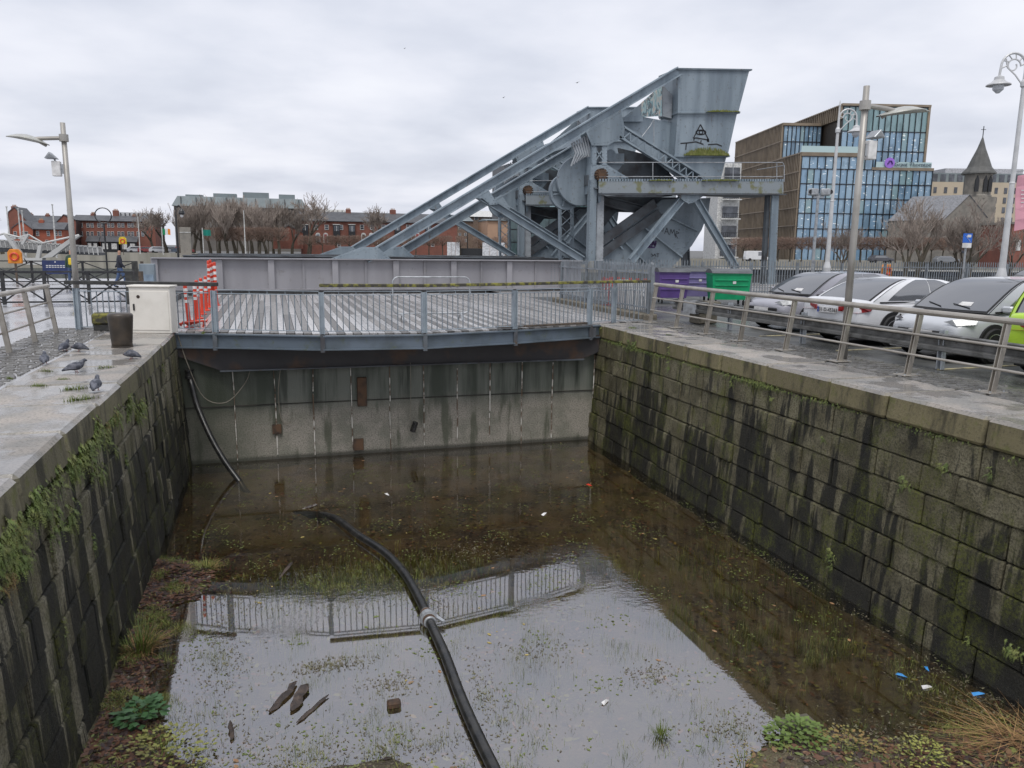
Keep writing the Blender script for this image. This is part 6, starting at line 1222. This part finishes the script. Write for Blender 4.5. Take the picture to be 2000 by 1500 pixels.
for _ in range(1500):
    x, y = r_.gauss(1.7, 1.6), r_.gauss(12.4, 1.2)
    if r_.random() < .45: x, y = r_.uniform(-2, 8.3), r_.uniform(5.5, 19.5)
    if not (-2 < x < 8.3): continue
    s = r_.uniform(.01, .035); z = bed_z(x, y); peb.add([(x-s, y, z), (x, y-s*.8, z), (x+s, y, z), (x, y+s*.9, z), (x+s*.2, y, z+s*.8)], [(0, 1, 4), (1, 2, 4), (2, 3, 4), (3, 0, 4)])
peb.build('gravel', pebm, fix=False, label='small stones and rubble on the dock floor', cat='gravel', kind='stuff')
r_ = random.Random(77); sc_ = MB(); scm = M('scum', (.10, .085, .06), .6, 0, (.19, .18, .10), scale=9, rv=0)
for cx_, cy_, n_, rx_, ry_ in ((.2, 7.3, 700, 1.2, .35), (1.2, 8.9, 260, .25, .15), (3.2, 9.2, 240, .35, .2), (4.4, 8.2, 200, .2, .15), (.5, 9.55, 420, .28, .10), (-.9, 9.9, 380, .22, .5), (-.8, 11.5, 420, .22, .7), (2.2, 10.9, 200, .12, .4), (1.2, 11.6, 500, .9, .28), (.8, 7.7, 500, .8, .3), (-.6, 7.9, 500, .35, .5), (2.3, 8.4, 220, .12, .6), (8.15, 9, 260, .1, 2.2), (8.1, 13, 260, .12, 2.5), (4.9, 7.0, 240, .3, .2), (5.6, 6.3, 900, .5, .22), (7.2, 5.7, 1100, .6, .35), (6.3, 6.0, 700, .6, .25), (7.9, 6.6, 400, .25, .5), (3.3, 12.8, 240, .5, .25), (3.0, 19.6, 300, 2.6, .1), (.6, 16.0, 120, .18, .12)):
    for _ in range(n_):
        x, y = r_.gauss(cx_, rx_), r_.gauss(cy_, ry_)
        if not (-2.05 < x < 8.35 and y < 19.9): continue
        z = max(WL+.004, bed_z(x, y)+.006); a_ = r_.uniform(0, 6.28); l_ = r_.uniform(.008, .05); w_ = r_.uniform(.003, .012); d_ = Vector((math.cos(a_), math.sin(a_), r_.uniform(-.05, .35)))*l_; n2 = Vector((-math.sin(a_), math.cos(a_), 0))*w_; o_ = Vector((x, y, z)); sc_.add([o_-n2, o_+d_*.6-n2*.6, o_+d_, o_+n2], [(0, 1, 2, 3)])
sc_.build('scum_drift', scm, fix=False, label='drifts of scum, twigs and silt at the water edges', cat='scum', kind='stuff')
def tuft(loc, n, h, spread, mats, label, name='grass_tuft', cat='plant', lean=None):
    e = empty(name, loc, label=label, cat=cat); r_ = random.Random(label)
    for k, mt in enumerate(mats):
        m = MB()
        for _ in range(n//len(mats)): a = r_.uniform(0, 6.28); q = r_.random()**.5*spread*.4; blade(m, (math.cos(a)*q, math.sin(a)*q, -.05), h*r_.uniform(.5, 1)*(1 if k == 0 else .6), spread*r_.uniform(.3, 1.1) if lean is None else lean*r_.uniform(.4, 1), a+r_.gauss(0, .5) if lean is None else r_.gauss(PI, 1.0), r_.uniform(.004, .010), 4)
        m.build('blades' if k == 0 else 'dry_blades', mt, e, fix=False)
    return e
tuft((-1.88, 10.55, -3.26), 300, .55, .42, (gmat[0], gmat[2]), 'large grass tuft with dry base against the left wall'); tuft((-1.24, 13.25, -3.3), 120, .30, .26, (gmat[1], gmat[2]), 'small pale grass tuft at the tip of the mud bank'); tuft((3.94, 7.03, -3.36), 110, .30, .13, (gmat[0],), 'isolated dark green rush clump standing in the water'); tuft((7.75, 5.75, -3.3), 420, .40, .8, (gmat[2], gmat[1], gmat[2]), 'bleached dry reed clump at the lower right corner', lean=1.0)
def leafy(m, n, R, H, r_, size, droop=0, up=.3):
    for _ in range(n):
        a = r_.uniform(0, 6.28); q = r_.random()**.6*R; p_ = Vector((math.cos(a)*q, math.sin(a)*q, r_.random()*H*(1-q/R*.7)-droop*q)); d = Vector((math.cos(a), math.sin(a), r_.uniform(-.4, .8)*up)).normalized()*size*r_.uniform(.6, 1.3); s = Vector((-d.y, d.x, r_.uniform(-.3, .3)*size)).normalized()*size*.38; m.add([p_, p_+d*.45+s, p_+d, p_+d*.45-s], [(0, 1, 2, 3)])
def herb(loc, n, R, H, mat, size, label):
    e = empty('herb_clump', loc, label=label, cat='plant'); m = MB(); leafy(m, n, R, H, random.Random(label), size); m.build('leaves', mat, e, fix=False); s = MB()
    for k in range(7): a = k*.9; s.tube([(0, 0, -.06), (math.cos(a)*R*.4, math.sin(a)*R*.4, H*.5)], .005, 4)
    s.build('stems', gmat[0], e)
herb((5.35, 6.5, -3.28), 340, .34, .30, M('herb_a', (.15, .22, .05), .55, rv=.1, scale=6), .07, 'bright green leafy clump by the stones at the lower right'); herb((5.75, 6.2, -3.26), 260, .38, .22, fernr, .045, 'brownish low plant right of the bright green clump'); herb((4.55, 6.35, -3.34), 120, .25, .30, fernr, .03, 'wispy brown plant standing in the water at the bottom edge'); herb((-1.62, 8.9, -3.2), 90, .24, .16, M('herb_b', (.06, .14, .05), .5, rv=.1, scale=6), .11, 'dark round leaved plant on the bank at lower left'); herb((6.4, 5.85, -3.26), 240, .36, .2, gmat[1], .04, 'pale low plant beside the dry reeds'); herb((-1.3, 8.1, -3.22), 300, .5, .16, gmat[1], .05, 'yellow green clump at the lower left bank')
# ferns and ivy on the walls: meshes shared between clumps
def fern_mesh(seed, mat, n=12, R=.24, H=.30, size=.05):
    """fronds with paired leaflets arching out from the wall (local +x) and hanging down"""
    r_ = random.Random(seed); m = MB()
    for _ in range(n):
        p0 = Vector((0, r_.gauss(0, R*.4), r_.gauss(0, H*.22))); L = H*r_.uniform(.45, 1.0); sp = r_.gauss(0, .6); rise = r_.uniform(.0, .55); out_ = r_.uniform(.25, .6); k = max(4, int(L/size*2.2)); prev = p0
        for i in range(1, k+1):
            t = i/k; p_ = p0+Vector((out_*L*(t-.35*t*t), sp*L*.6*t, L*(rise*t-(.55+rise)*t*t))); d = (p_-prev).normalized(); s_ = d.cross(Vector((1, 0, .4))); s_ = s_.normalized() if s_.length > .01 else Vector((0, 1, 0)); w_ = size*(1.1-t*.75)*r_.uniform(.7, 1.2)
            for q in (1, -1): m.add([p_-d*w_*.22, p_+s_*q*w_+d*w_*.35+Vector((r_.uniform(-.01, .012), 0, r_.uniform(-.012, .006))), p_+d*w_*.30], [(0, 1, 2)])
            prev = p_
    return m.mesh('leaves', mat, fix=False)
fm = [fern_mesh(i, fernm, 26, .30, .36, .05) for i in range(3)]+[fern_mesh(7, fernr, 24, .30, .36, .05), fern_mesh(8, fernm, 12, .10, .34, .03), fern_mesh(9, fernm, 16, .55, .13, .028)]
fm_stem = MB().tube([(-.02, 0, 0), (.03, 0, -.03)], .006, 4).mesh('root', gmat[0])
def fern(x, y, z, side, k, s, label, group):
    e = empty('wall_fern', (x, y, z), 0 if side > 0 else PI, label=label, cat='fern', group=group); e.scale = (s,)*3; obj('leaves', fm[k], e); obj('root', fm_stem, e)
def wl(y, z): return -2.28+.2*(-z/3.3)
r_ = random.Random(21)
for i in range(66):
    y = 6.4+r_.random()**1.5*9; z = -.42+r_.gauss(0, .06); k = r_.choice((0, 1, 2, 0, 1, 3)); s = r_.uniform(.35, .95)
    if r_.random() < .28: z -= r_.uniform(.1, .45)
    fern(wl(y, z), y, z, 1, k, s, 'rust tinged fern along the upper joint of the left wall' if k == 3 else 'green fern in the upper joint of the left wall', 'rust ferns on the left wall' if k == 3 else 'green ferns on the left wall')
for y, z in ((17.2, -.5), (9.9, -1.5), (8.3, -1.8), (12.4, -1.15)): fern(wl(y, z), y, z, 1, 4, .7, 'stray fern low on the left wall', 'stray ferns low on the left wall')
def wr(z): return 8.64-.22*(-z/3.3)
for i in range(62):
    y = 6.0+r_.random()*13.5; z = -.41+r_.gauss(0, .012); fern(wr(z)-.01, y, z, -1, 5, r_.uniform(.5, 1.15), 'low creeping green plant in the joint below the right coping', 'creepers below the right coping')
for u_ in ((19.9, -.15, 0, 1.1), (19.85, -.55, 4, 1.2), (18.4, -.35, 1, .8), (17.9, -.32, 2, .9), (17.6, -.30, 1, .8), (15.8, -.25, 4, 1.2), (15.75, -.6, 4, 1.0), (13.2, -.55, 2, .5), (18.3, -.9, 4, .8), (17.0, -1.0, 4, .6), (11.9, -.6, 0, .5), (14.2, -1.2, 4, .6), (14.0, -1.6, 4, .6), (10.4, -1.0, 2, .5), (8.6, -1.2, 2, .7), (8.0, -.8, 1, .6), (7.3, -.7, 4, 1.1), (9.85, -2.75, 2, .8), (9.8, -2.95, 4, .9), (15.6, -2.6, 4, .6), (13.0, -2.9, 4, .5), (6.6, -2.7, 0, .8), (7.2, -2.9, 4, .7)): y, z, k, s = u_; fern(wr(z)-.02, y, z, -1, k, s*r_.uniform(.45, .75), 'small leafy plant rooted in a joint of the right wall', 'leafy plants on the right wall')
for x, y, s in ((-2.72, 14.2, 1), (-3.3, 12.6, .8), (-3.55, 14.0, .9), (-2.75, 12.2, 1.2), (-2.5, 11.35, 1.3), (-3.1, 13.1, .7), (-3.9, 13.4, .6), (9.0, 18.6, .9), (9.15, 16.9, .6), (-1.6, 19.4, .8)):
    e = empty('joint_weed', (x, y, 0), x, label='small green weed sprouting from a paving joint', cat='weed', group='weeds in the paving joints'); m = shared('weedm', lambda: (lambda q: ([blade(q, (random.gauss(0, .08), random.gauss(0, .02), -.01), random.uniform(.03, .09), .04, random.uniform(0, 6.28), .005) for _ in range(90)], q)[1])(MB()).mesh('blades', gmat[0], fix=False)); obj('blades', m, e); e.scale = (s,)*3
# driftwood and rubbish
dw = M('wet_driftwood', (.035, .026, .022), .4, 0, (.085, .06, .045), scale=9, bmp=.5)
def driftwood(a, b, w_, label):
    a, b = Vector(a), Vector(b); n = 6; m = MB(); r_ = random.Random(label); d = (b-a).normalized(); s = Vector((-d.y, d.x, 0)); pts = [a.lerp(b, i/n)+s*r_.gauss(0, w_*.12)+Vector((0, 0, r_.gauss(0, .01))) for i in range(n+1)]
    m.tube(pts, [w_*.15]+[w_*r_.uniform(.38, .6) for _ in range(n-1)]+[w_*.12], 5); m.v = [(x, y, a.z+(z-a.z)*.6) for x, y, z in m.v]; return tag(m.build('driftwood', dw), label, 'driftwood')
driftwood((-.24, 8.68, -3.28), (.10, 9.22, -3.25), .10, 'left plank fragment of the driftwood pair in the water'); driftwood((.0, 8.62, -3.28), (.22, 9.12, -3.25), .12, 'thick dark driftwood fragment beside the left one'); driftwood((.06, 8.38, -3.285), (.44, 8.84, -3.28), .055, 'thin brown splinter right of the dark driftwood'); driftwood((-.62, 8.24, -3.28), (-.66, 8.56, -3.22), .05, 'small dark stick standing from the water at lower left'); driftwood((-.1, 12.45, -3.29), (.13, 13.1, -3.27), .05, 'pale stick lying in the brown water left of the hose'); driftwood((.4, 15.9, -3.3), (.72, 16.05, -3.25), .09, 'bleached branch end where the hose leaves the water')
tag(MB().box((0, 0, 0), (.16, .11, .09)).build('brick_lump', rust, bevel=.02), 'half brick lying in the water left of the hose', 'brick').location = (1.17, 8.42, -3.27)
tag(MB().box((0, 0, 0), (.42, .3, .14)).build('rock', stn, bevel=.05), 'flat stone by the bright green clump at the lower right', 'rock').location = (5.55, 6.75, -3.29)
litm = {'w': whitep, 'b': flat('blue_litter', (.05, .28, .65), .4), 'r': redp}
for i, (x, y, c, lb) in enumerate(((7.6, 7.0, 'w', 'white scrap near the wall foot at lower right'), (7.95, 7.35, 'b', 'blue wrapper near the wall foot at lower right'), (7.5, 7.3, 'b', 'pale blue scrap left of the blue wrapper'), (8.1, 6.7, 'b', 'blue bottle cap by the wall at the right edge'), (5.1, 14.3, 'w', 'white stick of litter floating in mid water'), (6.75, 15.9, 'r', 'red litter strip near the right wall'), (5.9, 6.05, 'w', 'white label near the green clump'), (3.6, 7.8, 'w', 'white scrap in the reflected sky'), (2.2, 16.4, 'w', 'white fleck of litter before the end wall'))):
    s_ = r_.uniform(.03, .06); q = MB().add([(-s_*1.6, -s_*.5, 0), (s_*1.4, -s_*.6, .01), (s_*1.7, s_*.5, .0), (-s_*1.2, s_*.6, .02), (0, 0, .035)], [(0, 1, 4), (1, 2, 4), (2, 3, 4), (3, 0, 4)]).build('litter', litm[c], fix=False, label=lb, cat='litter'); q.location = (x, y, WL+.005); q.rotation_euler.z = i
